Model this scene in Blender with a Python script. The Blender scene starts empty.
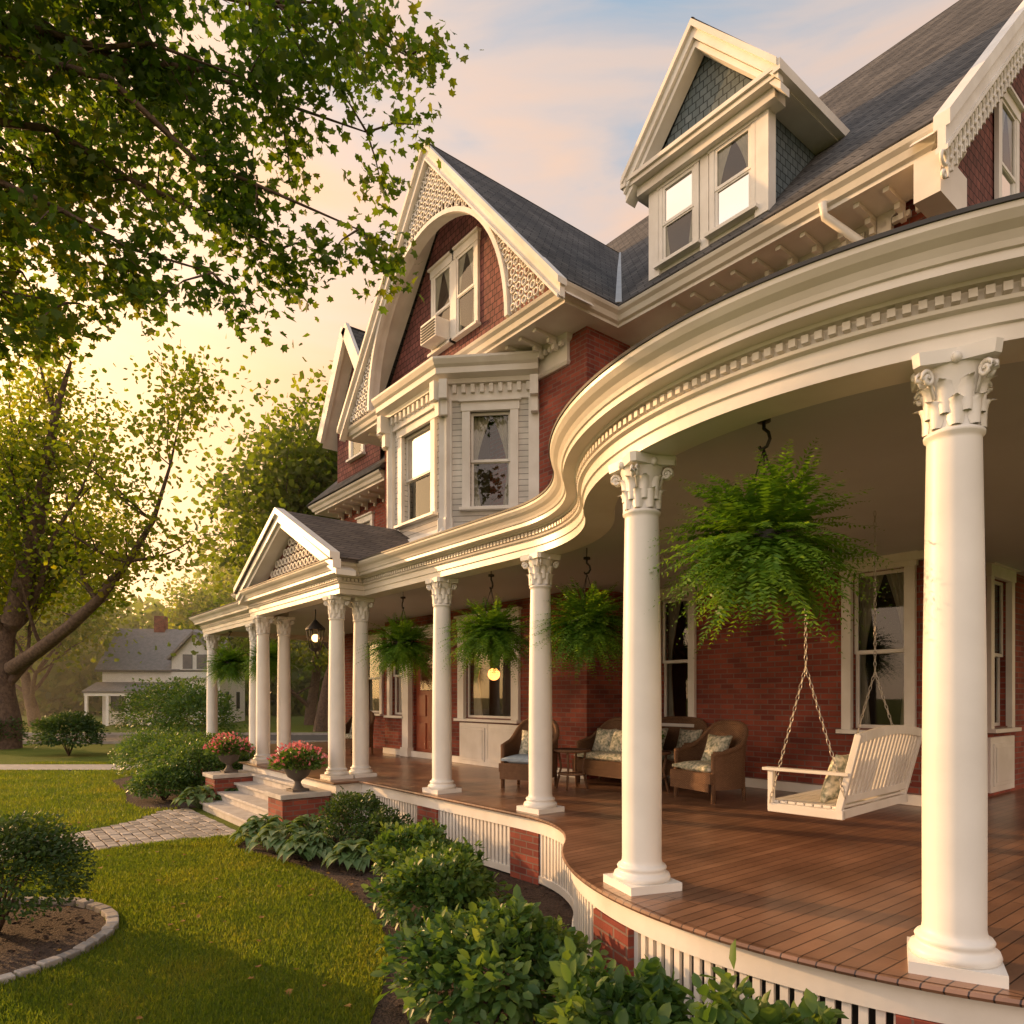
import bpy, bmesh, math, random
import numpy as np
from mathutils import Matrix, Vector
random.seed(7); rng=np.random.default_rng(7)
PI=math.pi
# ---------------------------------------------------------------- site frame
CX,CY,CZ=5.99,-5.22,2.05
def S(a,b,z=0.0):
    """site survey coords (a = metres right of the lookout, b = metres ahead) -> world"""
    return Vector((CX-.781*b+.624*a, CY+.624*b+.781*a, z))
SUN_AZ=math.radians(61); SUN_EL=math.radians(13)
sd=S(-math.sin(SUN_AZ),math.cos(SUN_AZ))-S(0,0)
sd=Vector((sd.x*math.cos(SUN_EL),sd.y*math.cos(SUN_EL),math.sin(SUN_EL))).normalized()

# ---------------------------------------------------------------- materials
def newmat(name):
    m=bpy.data.materials.new(name); m.use_nodes=True
    nt=m.node_tree; nt.nodes.clear()
    out=nt.nodes.new('ShaderNodeOutputMaterial')
    return m,nt,out
def N(nt,t,**k):
    n=nt.nodes.new(t)
    for a,b in k.items(): setattr(n,a,b)
    return n
def L(nt,a,b): nt.links.new(a,b)
def c4(c): return (c[0],c[1],c[2],1)
def mixcol(nt,fac,a,b,blend='MIX'):
    n=N(nt,'ShaderNodeMix',data_type='RGBA',blend_type=blend)
    for s,v in ((0,fac),(6,a),(7,b)):
        if isinstance(v,bpy.types.NodeSocket): L(nt,v,n.inputs[s])
        else: n.inputs[s].default_value=v if s==0 else c4(v)
    return n.outputs[2]
def pmat(name,c1,c2=None,rough=.6,scale=4,bump=.1,bscale=None,metal=0,spec=.5,detail=6,bdist=.01):
    m,nt,out=newmat(name)
    p=N(nt,'ShaderNodeBsdfPrincipled')
    g=N(nt,'ShaderNodeNewGeometry')
    n=N(nt,'ShaderNodeTexNoise'); n.inputs['Scale'].default_value=scale; n.inputs['Detail'].default_value=detail
    L(nt,g.outputs['Position'],n.inputs['Vector'])
    r=N(nt,'ShaderNodeMapRange'); r.inputs[1].default_value=.35; r.inputs[2].default_value=.65
    L(nt,n.outputs[0],r.inputs[0])
    L(nt,mixcol(nt,r.outputs[0],c1,c2 or c1),p.inputs['Base Color'])
    p.inputs['Roughness'].default_value=rough; p.inputs['Metallic'].default_value=metal
    p.inputs['Specular IOR Level'].default_value=spec
    if bump:
        n2=N(nt,'ShaderNodeTexNoise'); n2.inputs['Scale'].default_value=bscale or scale*8; n2.inputs['Detail'].default_value=4
        L(nt,g.outputs['Position'],n2.inputs['Vector'])
        b=N(nt,'ShaderNodeBump'); b.inputs['Strength'].default_value=bump; b.inputs['Distance'].default_value=bdist
        L(nt,n2.outputs[0],b.inputs['Height']); L(nt,b.outputs[0],p.inputs['Normal'])
    L(nt,p.outputs[0],out.inputs[0])
    return m
def brickmat(name,ca,cb,cm,bw,rh,mort,rough=.85,mode='wall',zs=1.0,bump=.6,bdist=.01,spec=.3,dirt=.35):
    m,nt,out=newmat(name)
    p=N(nt,'ShaderNodeBsdfPrincipled'); g=N(nt,'ShaderNodeNewGeometry')
    s=N(nt,'ShaderNodeSeparateXYZ'); L(nt,g.outputs['Position'],s.inputs[0])
    cmb=N(nt,'ShaderNodeCombineXYZ')
    if mode=='floor':
        L(nt,s.outputs[1],cmb.inputs[0]); L(nt,s.outputs[0],cmb.inputs[1])
    else:
        a=N(nt,'ShaderNodeMath',operation='ADD'); L(nt,s.outputs[0],a.inputs[0]); L(nt,s.outputs[1],a.inputs[1])
        z=N(nt,'ShaderNodeMath',operation='MULTIPLY'); L(nt,s.outputs[2],z.inputs[0]); z.inputs[1].default_value=zs
        L(nt,a.outputs[0],cmb.inputs[0]); L(nt,z.outputs[0],cmb.inputs[1])
    b=N(nt,'ShaderNodeTexBrick'); L(nt,cmb.outputs[0],b.inputs['Vector'])
    b.inputs['Color1'].default_value=c4(ca); b.inputs['Color2'].default_value=c4(cb); b.inputs['Mortar'].default_value=c4(cm)
    b.inputs['Scale'].default_value=1; b.inputs['Mortar Size'].default_value=mort; b.inputs['Mortar Smooth'].default_value=.2
    b.inputs['Brick Width'].default_value=bw; b.inputs['Row Height'].default_value=rh
    n=N(nt,'ShaderNodeTexNoise'); n.inputs['Scale'].default_value=1.6; n.inputs['Detail'].default_value=8
    L(nt,g.outputs['Position'],n.inputs['Vector'])
    r=N(nt,'ShaderNodeMapRange'); r.inputs[1].default_value=.3; r.inputs[2].default_value=.7; r.inputs[3].default_value=1-dirt; r.inputs[4].default_value=1.15
    L(nt,n.outputs[0],r.inputs[0])
    hv=N(nt,'ShaderNodeVectorMath',operation='SCALE'); L(nt,b.outputs['Color'],hv.inputs[0]); L(nt,r.outputs[0],hv.inputs['Scale'])
    L(nt,hv.outputs[0],p.inputs['Base Color'])
    p.inputs['Roughness'].default_value=rough
    p.inputs['Specular IOR Level'].default_value=spec
    n2=N(nt,'ShaderNodeTexNoise'); n2.inputs['Scale'].default_value=60; L(nt,g.outputs['Position'],n2.inputs['Vector'])
    mm=N(nt,'ShaderNodeMath',operation='MULTIPLY_ADD'); L(nt,n2.outputs[0],mm.inputs[0]); mm.inputs[1].default_value=.35
    inv=N(nt,'ShaderNodeMath',operation='SUBTRACT'); inv.inputs[0].default_value=1; L(nt,b.outputs['Fac'],inv.inputs[1])
    L(nt,inv.outputs[0],mm.inputs[2])
    bp=N(nt,'ShaderNodeBump'); bp.inputs['Strength'].default_value=bump; bp.inputs['Distance'].default_value=bdist
    L(nt,mm.outputs[0],bp.inputs['Height']); L(nt,bp.outputs[0],p.inputs['Normal'])
    L(nt,p.outputs[0],out.inputs[0])
    return m
def leafmat(name,cols,trans=.45,nscale=.8,rough=.55,tint=(2.2,2.0,.7)):
    m,nt,out=newmat(name)
    g=N(nt,'ShaderNodeNewGeometry')
    r=N(nt,'ShaderNodeValToRGB'); e=r.color_ramp.elements
    e[0].color=c4(cols[0]); e[1].color=c4(cols[-1])
    for i,c in enumerate(cols[1:-1]):
        k=e.new((i+1)/(len(cols)-1)); k.color=c4(c)
    n=N(nt,'ShaderNodeTexNoise'); n.inputs['Scale'].default_value=nscale; L(nt,g.outputs['Position'],n.inputs['Vector'])
    a=N(nt,'ShaderNodeMath',operation='MULTIPLY_ADD'); L(nt,g.outputs['Random Per Island'],a.inputs[0]); a.inputs[1].default_value=.55
    s=N(nt,'ShaderNodeMath',operation='MULTIPLY_ADD'); L(nt,n.outputs[0],s.inputs[0]); s.inputs[1].default_value=1.2; s.inputs[2].default_value=-.38
    L(nt,s.outputs[0],a.inputs[2]); L(nt,a.outputs[0],r.inputs[0])
    p=N(nt,'ShaderNodeBsdfPrincipled'); p.inputs['Roughness'].default_value=rough; p.inputs['Specular IOR Level'].default_value=.35
    L(nt,r.outputs[0],p.inputs['Base Color'])
    t=N(nt,'ShaderNodeBsdfTranslucent')
    tc=N(nt,'ShaderNodeVectorMath',operation='MULTIPLY'); tc.inputs[1].default_value=tint; L(nt,r.outputs[0],tc.inputs[0])
    L(nt,tc.outputs[0],t.inputs[0])
    mx=N(nt,'ShaderNodeMixShader'); mx.inputs[0].default_value=trans
    L(nt,p.outputs[0],mx.inputs[1]); L(nt,t.outputs[0],mx.inputs[2]); L(nt,mx.outputs[0],out.inputs[0])
    return m
def emat(name,c,s):
    m,nt,out=newmat(name); e=N(nt,'ShaderNodeEmission'); e.inputs[0].default_value=c4(c); e.inputs[1].default_value=s
    L(nt,e.outputs[0],out.inputs[0]); return m
def glassmat():
    m,nt,out=newmat('window_glass')
    t=N(nt,'ShaderNodeBsdfTransparent'); t.inputs[0].default_value=(.85,.88,.86,1)
    g=N(nt,'ShaderNodeBsdfGlossy'); g.inputs['Roughness'].default_value=.02
    n=N(nt,'ShaderNodeTexNoise'); n.inputs['Scale'].default_value=1.4; n.inputs['Detail'].default_value=0
    b=N(nt,'ShaderNodeBump'); b.inputs['Strength'].default_value=.03; b.inputs['Distance'].default_value=.04
    gg=N(nt,'ShaderNodeNewGeometry'); L(nt,gg.outputs['Position'],n.inputs['Vector']); L(nt,n.outputs[0],b.inputs['Height']); L(nt,b.outputs[0],g.inputs['Normal'])
    f=N(nt,'ShaderNodeFresnel'); f.inputs[0].default_value=1.5
    a=N(nt,'ShaderNodeMath',operation='MULTIPLY_ADD'); L(nt,f.outputs[0],a.inputs[0]); a.inputs[1].default_value=.9; a.inputs[2].default_value=.04; a.use_clamp=True
    mx=N(nt,'ShaderNodeMixShader'); L(nt,a.outputs[0],mx.inputs[0]); L(nt,t.outputs[0],mx.inputs[1]); L(nt,g.outputs[0],mx.inputs[2])
    L(nt,mx.outputs[0],out.inputs[0]); return m

WHITE=pmat('white_trim_paint',(.83,.80,.75),(.71,.67,.61),rough=.45,scale=2.2,bump=.1,bscale=30)
CREAM=pmat('cornice_paint',(.79,.75,.68),(.66,.61,.54),rough=.38,scale=1.5,bump=.12,bscale=22)
COLM=pmat('column_paint',(.83,.81,.77),(.75,.73,.69),rough=.42,scale=2.5,bump=.12,bscale=40,bdist=.004)
BRICK=brickmat('red_brick',(.38,.095,.06),(.22,.05,.038),(.25,.16,.13),.22,.075,.008,dirt=.5)
SHING=brickmat('wall_shingle',(.26,.10,.085),(.17,.068,.06),(.04,.02,.02),.13,.12,.008,zs=1)
TEAL=brickmat('slate_shingle',(.16,.20,.225),(.11,.145,.165),(.03,.04,.045),.13,.11,.008)
ROOF=brickmat('roof_shingle',(.125,.118,.112),(.07,.067,.066),(.025,.024,.023),.30,.16,.01,zs=1.35,bump=.9,bdist=.015,dirt=.45)
ROOFB=brickmat('porch_roof_shingle',(.16,.13,.11),(.11,.09,.078),(.04,.033,.028),.30,.10,.008,zs=1.6)
FLOOR=brickmat('porch_boards',(.32,.175,.105),(.20,.105,.062),(.035,.018,.012),3.2,.085,.004,rough=.30,mode='floor',bump=.4,bdist=.003,spec=.55,dirt=.45)
CEIL=pmat('porch_ceiling_paint',(.55,.57,.57),(.50,.52,.52),rough=.5,scale=1,bump=.05)
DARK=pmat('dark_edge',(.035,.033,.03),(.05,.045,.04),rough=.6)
IRON=pmat('iron',(.03,.03,.03),(.045,.04,.036),rough=.5,metal=.4)
STEEL=pmat('galvanised_chain',(.45,.42,.38),(.35,.33,.3),rough=.4,metal=.5,bump=0)
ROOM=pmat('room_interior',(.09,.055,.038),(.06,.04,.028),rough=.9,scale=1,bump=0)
CURT=pmat('curtain',(.58,.52,.41),(.46,.41,.32),rough=.9,scale=5,bump=0)
GLASS=glassmat()
DOOR=pmat('door_wood',(.34,.08,.035),(.24,.055,.026),rough=.35,scale=3,bump=.1)
WICK=brickmat('wicker',(.42,.24,.13),(.32,.175,.095),(.08,.04,.025),.03,.012,.003,bump=1,bdist=.006,dirt=.3)
CUSH=pmat('patterned_cushion',(.70,.66,.54),(.20,.23,.17),rough=.9,scale=26,bump=.1,detail=2)
CUSH2=pmat('blue_cushion',(.36,.44,.52),(.27,.34,.42),rough=.9,scale=20,bump=.1,detail=2)
MULCH=pmat('mulch',(.085,.05,.034),(.04,.024,.017),rough=.95,scale=30,bump=1,bscale=50,bdist=.04)
STEP=pmat('step_stone',(.52,.49,.45),(.40,.37,.34),rough=.8,scale=5,bump=.3,bscale=30)
ASPH=pmat('asphalt',(.07,.07,.07),(.055,.055,.056),rough=.9,scale=20,bump=.3)
CONC=pmat('concrete',(.40,.37,.33),(.32,.29,.26),rough=.9,scale=6,bump=.3)
BARK=pmat('bark',(.15,.10,.07),(.08,.052,.038),rough=.95,scale=8,bump=1,bscale=18,bdist=.04)
LEAF=leafmat('maple_leaves',[(.028,.06,.012),(.048,.092,.015),(.08,.12,.018),(.16,.14,.018)],.58,.5,tint=(2.4,2.4,.5))
LEAFY=leafmat('sunlit_tree_leaves',[(.07,.12,.016),(.11,.155,.02),(.16,.18,.024),(.22,.21,.03)],.66,.25,tint=(2.5,2.4,.5))  # golden backlit glow is put into these lighter leaf colours
LEAFD=leafmat('far_tree_leaves',[(.055,.095,.016),(.09,.13,.02),(.14,.165,.025)],.62,.15,tint=(2.5,2.4,.5))
SHRUB=leafmat('shrub_leaves',[(.035,.085,.02),(.06,.125,.03),(.10,.17,.04),(.16,.22,.055)],.38,2.5,.4)
SHRUBD=leafmat('boxwood_leaves',[(.025,.055,.014),(.045,.09,.022),(.08,.125,.03)],.33,3,.5)
HOSTA=leafmat('hosta_leaves',[(.08,.15,.05),(.13,.21,.08),(.34,.40,.22)],.28,3,.4)
FERN=leafmat('fern_fronds',[(.045,.11,.015),(.085,.19,.022),(.17,.29,.04)],.45,4,.45)
PINK=leafmat('pink_petals',[(.50,.08,.12),(.65,.18,.2),(.75,.4,.38)],.3,6,tint=(1.2,1.2,1.2))
GRASSB=leafmat('grass_blades',[(.07,.13,.016),(.11,.175,.022),(.17,.22,.03),(.24,.24,.04)],.5,1.0)
DRYL=leafmat('dry_leaves',[(.24,.11,.025),(.32,.17,.035),(.16,.06,.018)],.2,2)
def pavermat():
    m,nt,out=newmat('paver_stone'); p=N(nt,'ShaderNodeBsdfPrincipled'); g=N(nt,'ShaderNodeNewGeometry')
    r=N(nt,'ShaderNodeValToRGB'); r.color_ramp.elements[0].color=(.20,.18,.16,1); r.color_ramp.elements[1].color=(.44,.40,.36,1)
    L(nt,g.outputs['Random Per Island'],r.inputs[0]); L(nt,r.outputs[0],p.inputs['Base Color']); p.inputs['Roughness'].default_value=.85
    n=N(nt,'ShaderNodeTexNoise'); n.inputs['Scale'].default_value=40; L(nt,g.outputs['Position'],n.inputs['Vector'])
    b=N(nt,'ShaderNodeBump'); b.inputs['Strength'].default_value=.5; b.inputs['Distance'].default_value=.01; L(nt,n.outputs[0],b.inputs['Height']); L(nt,b.outputs[0],p.inputs['Normal'])
    L(nt,p.outputs[0],out.inputs[0]); return m
PAV=pavermat()
def grassground():
    m,nt,out=newmat('lawn_ground'); p=N(nt,'ShaderNodeBsdfPrincipled'); g=N(nt,'ShaderNodeNewGeometry')
    n=N(nt,'ShaderNodeTexNoise'); n.inputs['Scale'].default_value=.7; n.inputs['Detail'].default_value=8; L(nt,g.outputs['Position'],n.inputs['Vector'])
    n2=N(nt,'ShaderNodeTexNoise'); n2.inputs['Scale'].default_value=35; n2.inputs['Detail'].default_value=6; L(nt,g.outputs['Position'],n2.inputs['Vector'])
    a=mixcol(nt,n.outputs[0],(.09,.14,.022),(.17,.19,.035))
    b=mixcol(nt,n2.outputs[0],(.3,.3,.3),(1.6,1.6,1.5)); c=mixcol(nt,1.0,a,b,'MULTIPLY')
    L(nt,c,p.inputs['Base Color']); p.inputs['Roughness'].default_value=.95; p.inputs['Specular IOR Level'].default_value=.1
    bp=N(nt,'ShaderNodeBump'); bp.inputs['Strength'].default_value=1; bp.inputs['Distance'].default_value=.05; L(nt,n2.outputs[0],bp.inputs['Height']); L(nt,bp.outputs[0],p.inputs['Normal'])
    L(nt,p.outputs[0],out.inputs[0]); return m
LAWN=grassground()

# ---------------------------------------------------------------- builders
def empty(name,loc=(0,0,0)):
    e=bpy.data.objects.new(name,None); bpy.context.collection.objects.link(e); e.location=loc; e.empty_display_size=.2; return e
def link(name,me,parent=None,loc=None,rotz=0):
    o=bpy.data.objects.new(name,me); bpy.context.collection.objects.link(o)
    if loc is not None: o.location=loc
    o.rotation_euler[2]=rotz
    if parent: o.parent=parent
    return o
class MB:
    def __init__(s): s.V=[];s.F=[];s.I=[];s.Sm=[];s.mats=[];s.M=Matrix.Identity(4)
    def mi(s,m):
        if m not in s.mats: s.mats.append(m)
        return s.mats.index(m)
    def add(s,vs,fs,mat,smooth=False):
        b=len(s.V); i=s.mi(mat)
        s.V+= [tuple(s.M@Vector(v)) for v in vs]
        for f in fs: s.F.append([b+k for k in f]); s.I.append(i); s.Sm.append(smooth)
    def box(s,x0,x1,y0,y1,z0,z1,mat):
        v=[(x,y,z) for z in (z0,z1) for y in (y0,y1) for x in (x0,x1)]
        s.add(v,[(0,2,3,1),(4,5,7,6),(0,1,5,4),(2,6,7,3),(0,4,6,2),(1,3,7,5)],mat)
    def beam(s,a,b,w,h,mat,up=(0,0,1)):
        a=Vector(a);b=Vector(b);d=(b-a).normalized();u=Vector(up);r=d.cross(u)
        if r.length<1e-4: r=d.cross(Vector((1,0,0)))
        r.normalize();u=r.cross(d).normalized();r=r*(w/2);u=u*(h/2)
        v=[a-r-u,a+r-u,a+r+u,a-r+u,b-r-u,b+r-u,b+r+u,b-r+u]
        s.add(v,[(0,1,2,3),(7,6,5,4),(0,4,5,1),(1,5,6,2),(2,6,7,3),(3,7,4,0)],mat)
    def tube(s,pts,rad,mat,seg=8,cap=True):
        pts=[Vector(p) for p in pts]; n=len(pts)
        if not hasattr(rad,'__len__'): rad=[rad]*n
        vs=[];ref=None
        for i,p in enumerate(pts):
            d=(pts[min(i+1,n-1)]-pts[max(i-1,0)]).normalized()
            if ref is None: ref=d.orthogonal().normalized()
            r=(ref-d*ref.dot(d))
            if r.length<1e-5: r=d.orthogonal()
            r.normalize(); ref=r; q=d.cross(r)
            for k in range(seg):
                a=2*PI*k/seg; vs.append(p+(r*math.cos(a)+q*math.sin(a))*rad[i])
        fs=[(i*seg+k,i*seg+(k+1)%seg,(i+1)*seg+(k+1)%seg,(i+1)*seg+k) for i in range(n-1) for k in range(seg)]
        if cap: fs+= [tuple(range(seg))[::-1],tuple((n-1)*seg+k for k in range(seg))]
        s.add(vs,fs,mat,True)
    def lathe(s,prof,mat,seg=24,c=(0,0)):
        vs=[(c[0]+r*math.cos(2*PI*k/seg),c[1]+r*math.sin(2*PI*k/seg),z) for r,z in prof for k in range(seg)]
        fs=[(i*seg+k,i*seg+(k+1)%seg,(i+1)*seg+(k+1)%seg,(i+1)*seg+k) for i in range(len(prof)-1) for k in range(seg)]
        s.add(vs,fs,mat,True)
    def poly(s,pts,mat): s.add(pts,[tuple(range(len(pts)))],mat)
    def slab(s,pts,th,mat):
        pts=[Vector(p) for p in pts]; n=(pts[1]-pts[0]).cross(pts[2]-pts[0]).normalized()*th
        k=len(pts); v=pts+[p-n for p in pts]
        s.add(v,[tuple(range(k)),tuple(range(2*k-1,k-1,-1))]+[(i,i+k,(i+1)%k+k,(i+1)%k) for i in range(k)],mat)
    def sweep(s,path,prof,mat,closed=True,cap=True,smooth=False,z0=0):
        pts=[Vector((p[0],p[1])) for p in path]; n=len(pts); m=len(prof); vs=[]
        for i,p in enumerate(pts):
            def nr(a,b):
                d=(b-a).normalized(); return Vector((d.y,-d.x))
            if i==0: nn=nr(pts[0],pts[1]);sc=1
            elif i==n-1: nn=nr(pts[-2],pts[-1]);sc=1
            else:
                a=nr(pts[i-1],p);b=nr(p,pts[i+1]);nn=(a+b).normalized();sc=1/max(.3,nn.dot(a))
            for o,z in prof: q=p+nn*o*sc; vs.append((q.x,q.y,z+z0))
        e=m if closed else m-1
        fs=[(i*m+k,i*m+(k+1)%m,(i+1)*m+(k+1)%m,(i+1)*m+k) for i in range(n-1) for k in range(e)]
        if cap and closed: fs+=[tuple(range(m)),tuple((n-1)*m+k for k in range(m))]
        s.add(vs,fs,mat,smooth)
    def ring(s,c,r,t,mat,ax='y',seg=10):
        pts=[]
        for k in range(seg+1):
            a=2*PI*k/seg
            if ax=='y': pts.append((c[0]+r*math.cos(a),c[1],c[2]+r*math.sin(a)))
            elif ax=='x': pts.append((c[0],c[1]+r*math.cos(a),c[2]+r*math.sin(a)))
            else: pts.append((c[0]+r*math.cos(a),c[1]+r*math.sin(a),c[2]))
        s.tube(pts,t,mat,seg=5,cap=False)
    def sphere(s,c,r,mat,seg=14,sz=1):
        prof=[(max(.0005,r*math.sin(PI*i/8)),c[2]-r*sz*math.cos(PI*i/8)) for i in range(9)]
        s.lathe(prof,mat,seg,(c[0],c[1]))
    def mesh(s,name,recalc=True):
        me=bpy.data.meshes.new(name); me.from_pydata(s.V,[],s.F)
        for m in s.mats: me.materials.append(m)
        me.polygons.foreach_set('material_index',s.I); me.polygons.foreach_set('use_smooth',s.Sm)
        if recalc:
            bm=bmesh.new(); bm.from_mesh(me); bmesh.ops.recalc_face_normals(bm,faces=bm.faces); bm.to_mesh(me); bm.free()
        me.update(); return me
    def build(s,name,parent=None,bevel=0,loc=None,rotz=0):
        o=link(name,s.mesh(name),parent,loc,rotz)
        if bevel:
            b=o.modifiers.new('bevel','BEVEL'); b.width=bevel; b.segments=2; b.limit_method='ANGLE'; b.angle_limit=math.radians(40); b.harden_normals=False
        return o
def T(x,y,z,rz=0): return Matrix.Translation((x,y,z))@Matrix.Rotation(rz,4,'Z')

# leaf cloud -----------------------------------------------------------------
LT={'leaf':(np.array([(0,0,0),(.28,.35,.06),(.22,.75,.05),(0,1,-.04),(-.22,.75,.05),(-.28,.35,.06)],float),[(0,1,2,3),(0,3,4,5)]),
 'maple':(np.array([(0,0,0),(.22,.12,.04),(.5,.2,.08),(.36,.42,.05),(.46,.72,.1),(.18,.66,.03),(0,1,-.06),(-.18,.66,.03),(-.46,.72,.1),(-.36,.42,.05),(-.5,.2,.08),(-.22,.12,.04)],float),
          [(0,1,2,3,4,5,6),(0,6,7,8,9,10,11)]),
 'clump':(np.array([(0,0,0),(.5,.2,.1),(.3,.8,.0),(-.1,1,.1),(-.5,.6,-.1)],float),[(0,1,2),(0,2,3),(0,3,4)]),
 'pinna':(np.array([(0,0,0),(.16,.4,0),(0,1,-.05),(-.16,.4,0)],float),[(0,1,2,3)]),
 'blade':(np.array([(-.06,0,0),(.06,0,0),(.04,.6,.08),(0,1,.3),(-.04,.6,.08)],float),[(0,1,2,3,4)])}
def cloud(name,P,D,U,size,kind,mat,parent=None):
    """P positions, D growth direction, U approx up/normal"""
    tv,tf=LT[kind]; n=len(P); P=np.asarray(P,float)
    D=D/np.linalg.norm(D,axis=1)[:,None]; X=np.cross(D,U); X/=np.linalg.norm(X,axis=1)[:,None]+1e-9; Z=np.cross(X,D)
    size=np.asarray(size)[:,None,None]
    V=(P[:,None,:]+size*(tv[None,:,0:1]*X[:,None,:]+tv[None,:,1:2]*D[:,None,:]+tv[None,:,2:3]*Z[:,None,:])).reshape(-1,3)
    k=len(tv); me=bpy.data.meshes.new(name)
    loops=np.concatenate([np.array(f) for f in tf]); ls=np.array([len(f) for f in tf])
    allv=(loops[None,:]+(np.arange(n)*k)[:,None]).reshape(-1)
    tot=np.tile(ls,n); st=np.concatenate([[0],np.cumsum(tot)[:-1]])
    me.vertices.add(n*k); me.vertices.foreach_set('co',V.reshape(-1).astype(np.float32))
    me.loops.add(len(allv)); me.loops.foreach_set('vertex_index',allv.astype(np.int32))
    me.polygons.add(len(tot)); me.polygons.foreach_set('loop_start',st.astype(np.int32)); me.polygons.foreach_set('loop_total',tot.astype(np.int32))
    me.materials.append(mat); me.update(calc_edges=True); me.validate()
    return link(name,me,parent)
def rdir(n):
    v=rng.normal(size=(n,3)); return v/np.linalg.norm(v,axis=1)[:,None]

# ================================================================= HOUSE
house=empty('brick_house')
ZF=.76; ZC=3.66
CC=(3.66,1.0); RC=2.68; RF=2.2; FX=CC[0]-math.sqrt((RC+RF)**2-(CC[1]+RF)**2)
def porch_path(jog=True,step=.09):
    p=[(-13.1,3.4),(-13.1,0)]
    if jog: p+=[(-8.15,0),(-8.15,-.42),(-4.25,-.42),(-4.25,0)]
    p+=[(-2.5,0),(-1,0)]
    a0=PI/2; tx,ty=(CC[0]-FX),(CC[1]+RF); a1=math.atan2(ty,tx)
    n=30
    for i in range(n+1):
        a=a0+(a1-a0)*i/n; p.append((FX+RF*math.cos(a),-RF+RF*math.sin(a)))
    b0=math.atan2(-ty,-tx); b1=0
    n=80
    for i in range(1,n+1):
        a=b0+(b1-b0)*i/n; p.append((CC[0]+RC*math.cos(a),CC[1]+RC*math.sin(a)))
    p.append((CC[0]+RC,9)); return p
path=porch_path()
pathn=porch_path(False)
def offs(path,o):
    pts=[Vector(p) for p in path]; r=[]
    for i,p in enumerate(pts):
        def nr(a,b):
            d=(b-a).normalized(); return Vector((d.y,-d.x))
        if i==0: nn=nr(pts[0],pts[1]);sc=1
        elif i==len(pts)-1: nn=nr(pts[-2],pts[-1]);sc=1
        else:
            a=nr(pts[i-1],p);b=nr(p,pts[i+1]);nn=(a+b).normalized();sc=1/max(.3,nn.dot(a))
        r.append(p+nn*o*sc)
    return r
# entablature
ent=MB()
prof=[(-.14,0),(.125,0),(.125,.075),(.143,.08),(.143,.155),(.175,.163),(.18,.18),(.15,.188),(.15,.245),(.195,.252),(.205,.268),(.30,.274),(.30,.315),(.315,.32),(.325,.345),(.345,.375),(.38,.40),(.405,.43),(.41,.455),(.36,.46),(-.14,.46)]
ent.sweep(path,prof,CREAM,z0=ZC)
ent.sweep(path,[(.30,.462),(.42,.456),(.42,.476),(.30,.485)],DARK,z0=ZC)
def along(path,step,o,start=0):
    pts=[Vector(p) for p in path]; acc=start; out=[]
    for a,b in zip(pts[:-1],pts[1:]):
        l=(b-a).length; d=(b-a)/l
        while acc<l: out.append((a+d*acc,d)); acc+=step
        acc-=l
    return out
for p,d in along(offs(path,.165),.065,0):
    ent.M=T(p.x,p.y,ZC,math.atan2(d.y,d.x)); ent.box(-.018,.018,-.022,.03,.198,.238,CREAM)
ent.M=Matrix.Identity(4)
ent.build('porch_entablature',house)
def inner(p,wy):
    x,y=p
    if y>=3.7: return (2.75,y)
    if x>2.75:
        if x>=6.3: return (2.75,max(3.75,y))
        return (2.75,3.75)
    return (x,wy)
def strip(mb,path,o,z1,z2,mat,wy=3.75):
    po=offs(path,o); ins=[inner((q.x,q.y),wy) for q in po]
    n=len(po); v=[(q.x,q.y,z1) for q in po]+[(i[0],i[1],z2) for i in ins]
    mb.add(v,[(i,i+1,n+i+1,n+i) for i in range(n-1)],mat)
pr=MB(); strip(pr,pathn[1:],.30,ZC+.48,ZC+.95,ROOFB); pr.build('porch_roof',house)
ce=MB(); strip(ce,pathn[1:],-.1,ZC+.12,ZC+.12,CEIL,4.0)
ce.box(-1.9,2.65,3.66,3.74,ZC+.02,ZC+.115,WHITE)
ce.build('porch_ceiling',house)
fl=MB(); strip(fl,path[1:],.27,ZF,ZF,FLOOR,4.0)
fl.sweep(path,[(.05,-.035),(.30,-.035),(.312,-.018),(.30,-.003),(.05,-.003)],FLOOR,z0=ZF)
fl.build('porch_floor',house)
sk=MB()
sk.sweep(path,[(.12,-.19),(.235,-.19),(.235,-.045),(.265,-.04),(.265,-.037),(.12,-.037)],WHITE,z0=ZF)
sk.sweep(path,[(.17,.03),(.225,.03),(.225,.11),(.17,.11)],WHITE)
for p,d in along(offs(path,.2),.075,0):
    sk.M=T(p.x,p.y,0,math.atan2(d.y,d.x)); sk.box(-.021,.021,-.012,.012,.108,.573,WHITE)
sk.M=Matrix.Identity(4)
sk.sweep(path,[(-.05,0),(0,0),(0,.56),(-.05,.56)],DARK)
sk.build('porch_skirt_lattice',house)
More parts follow.
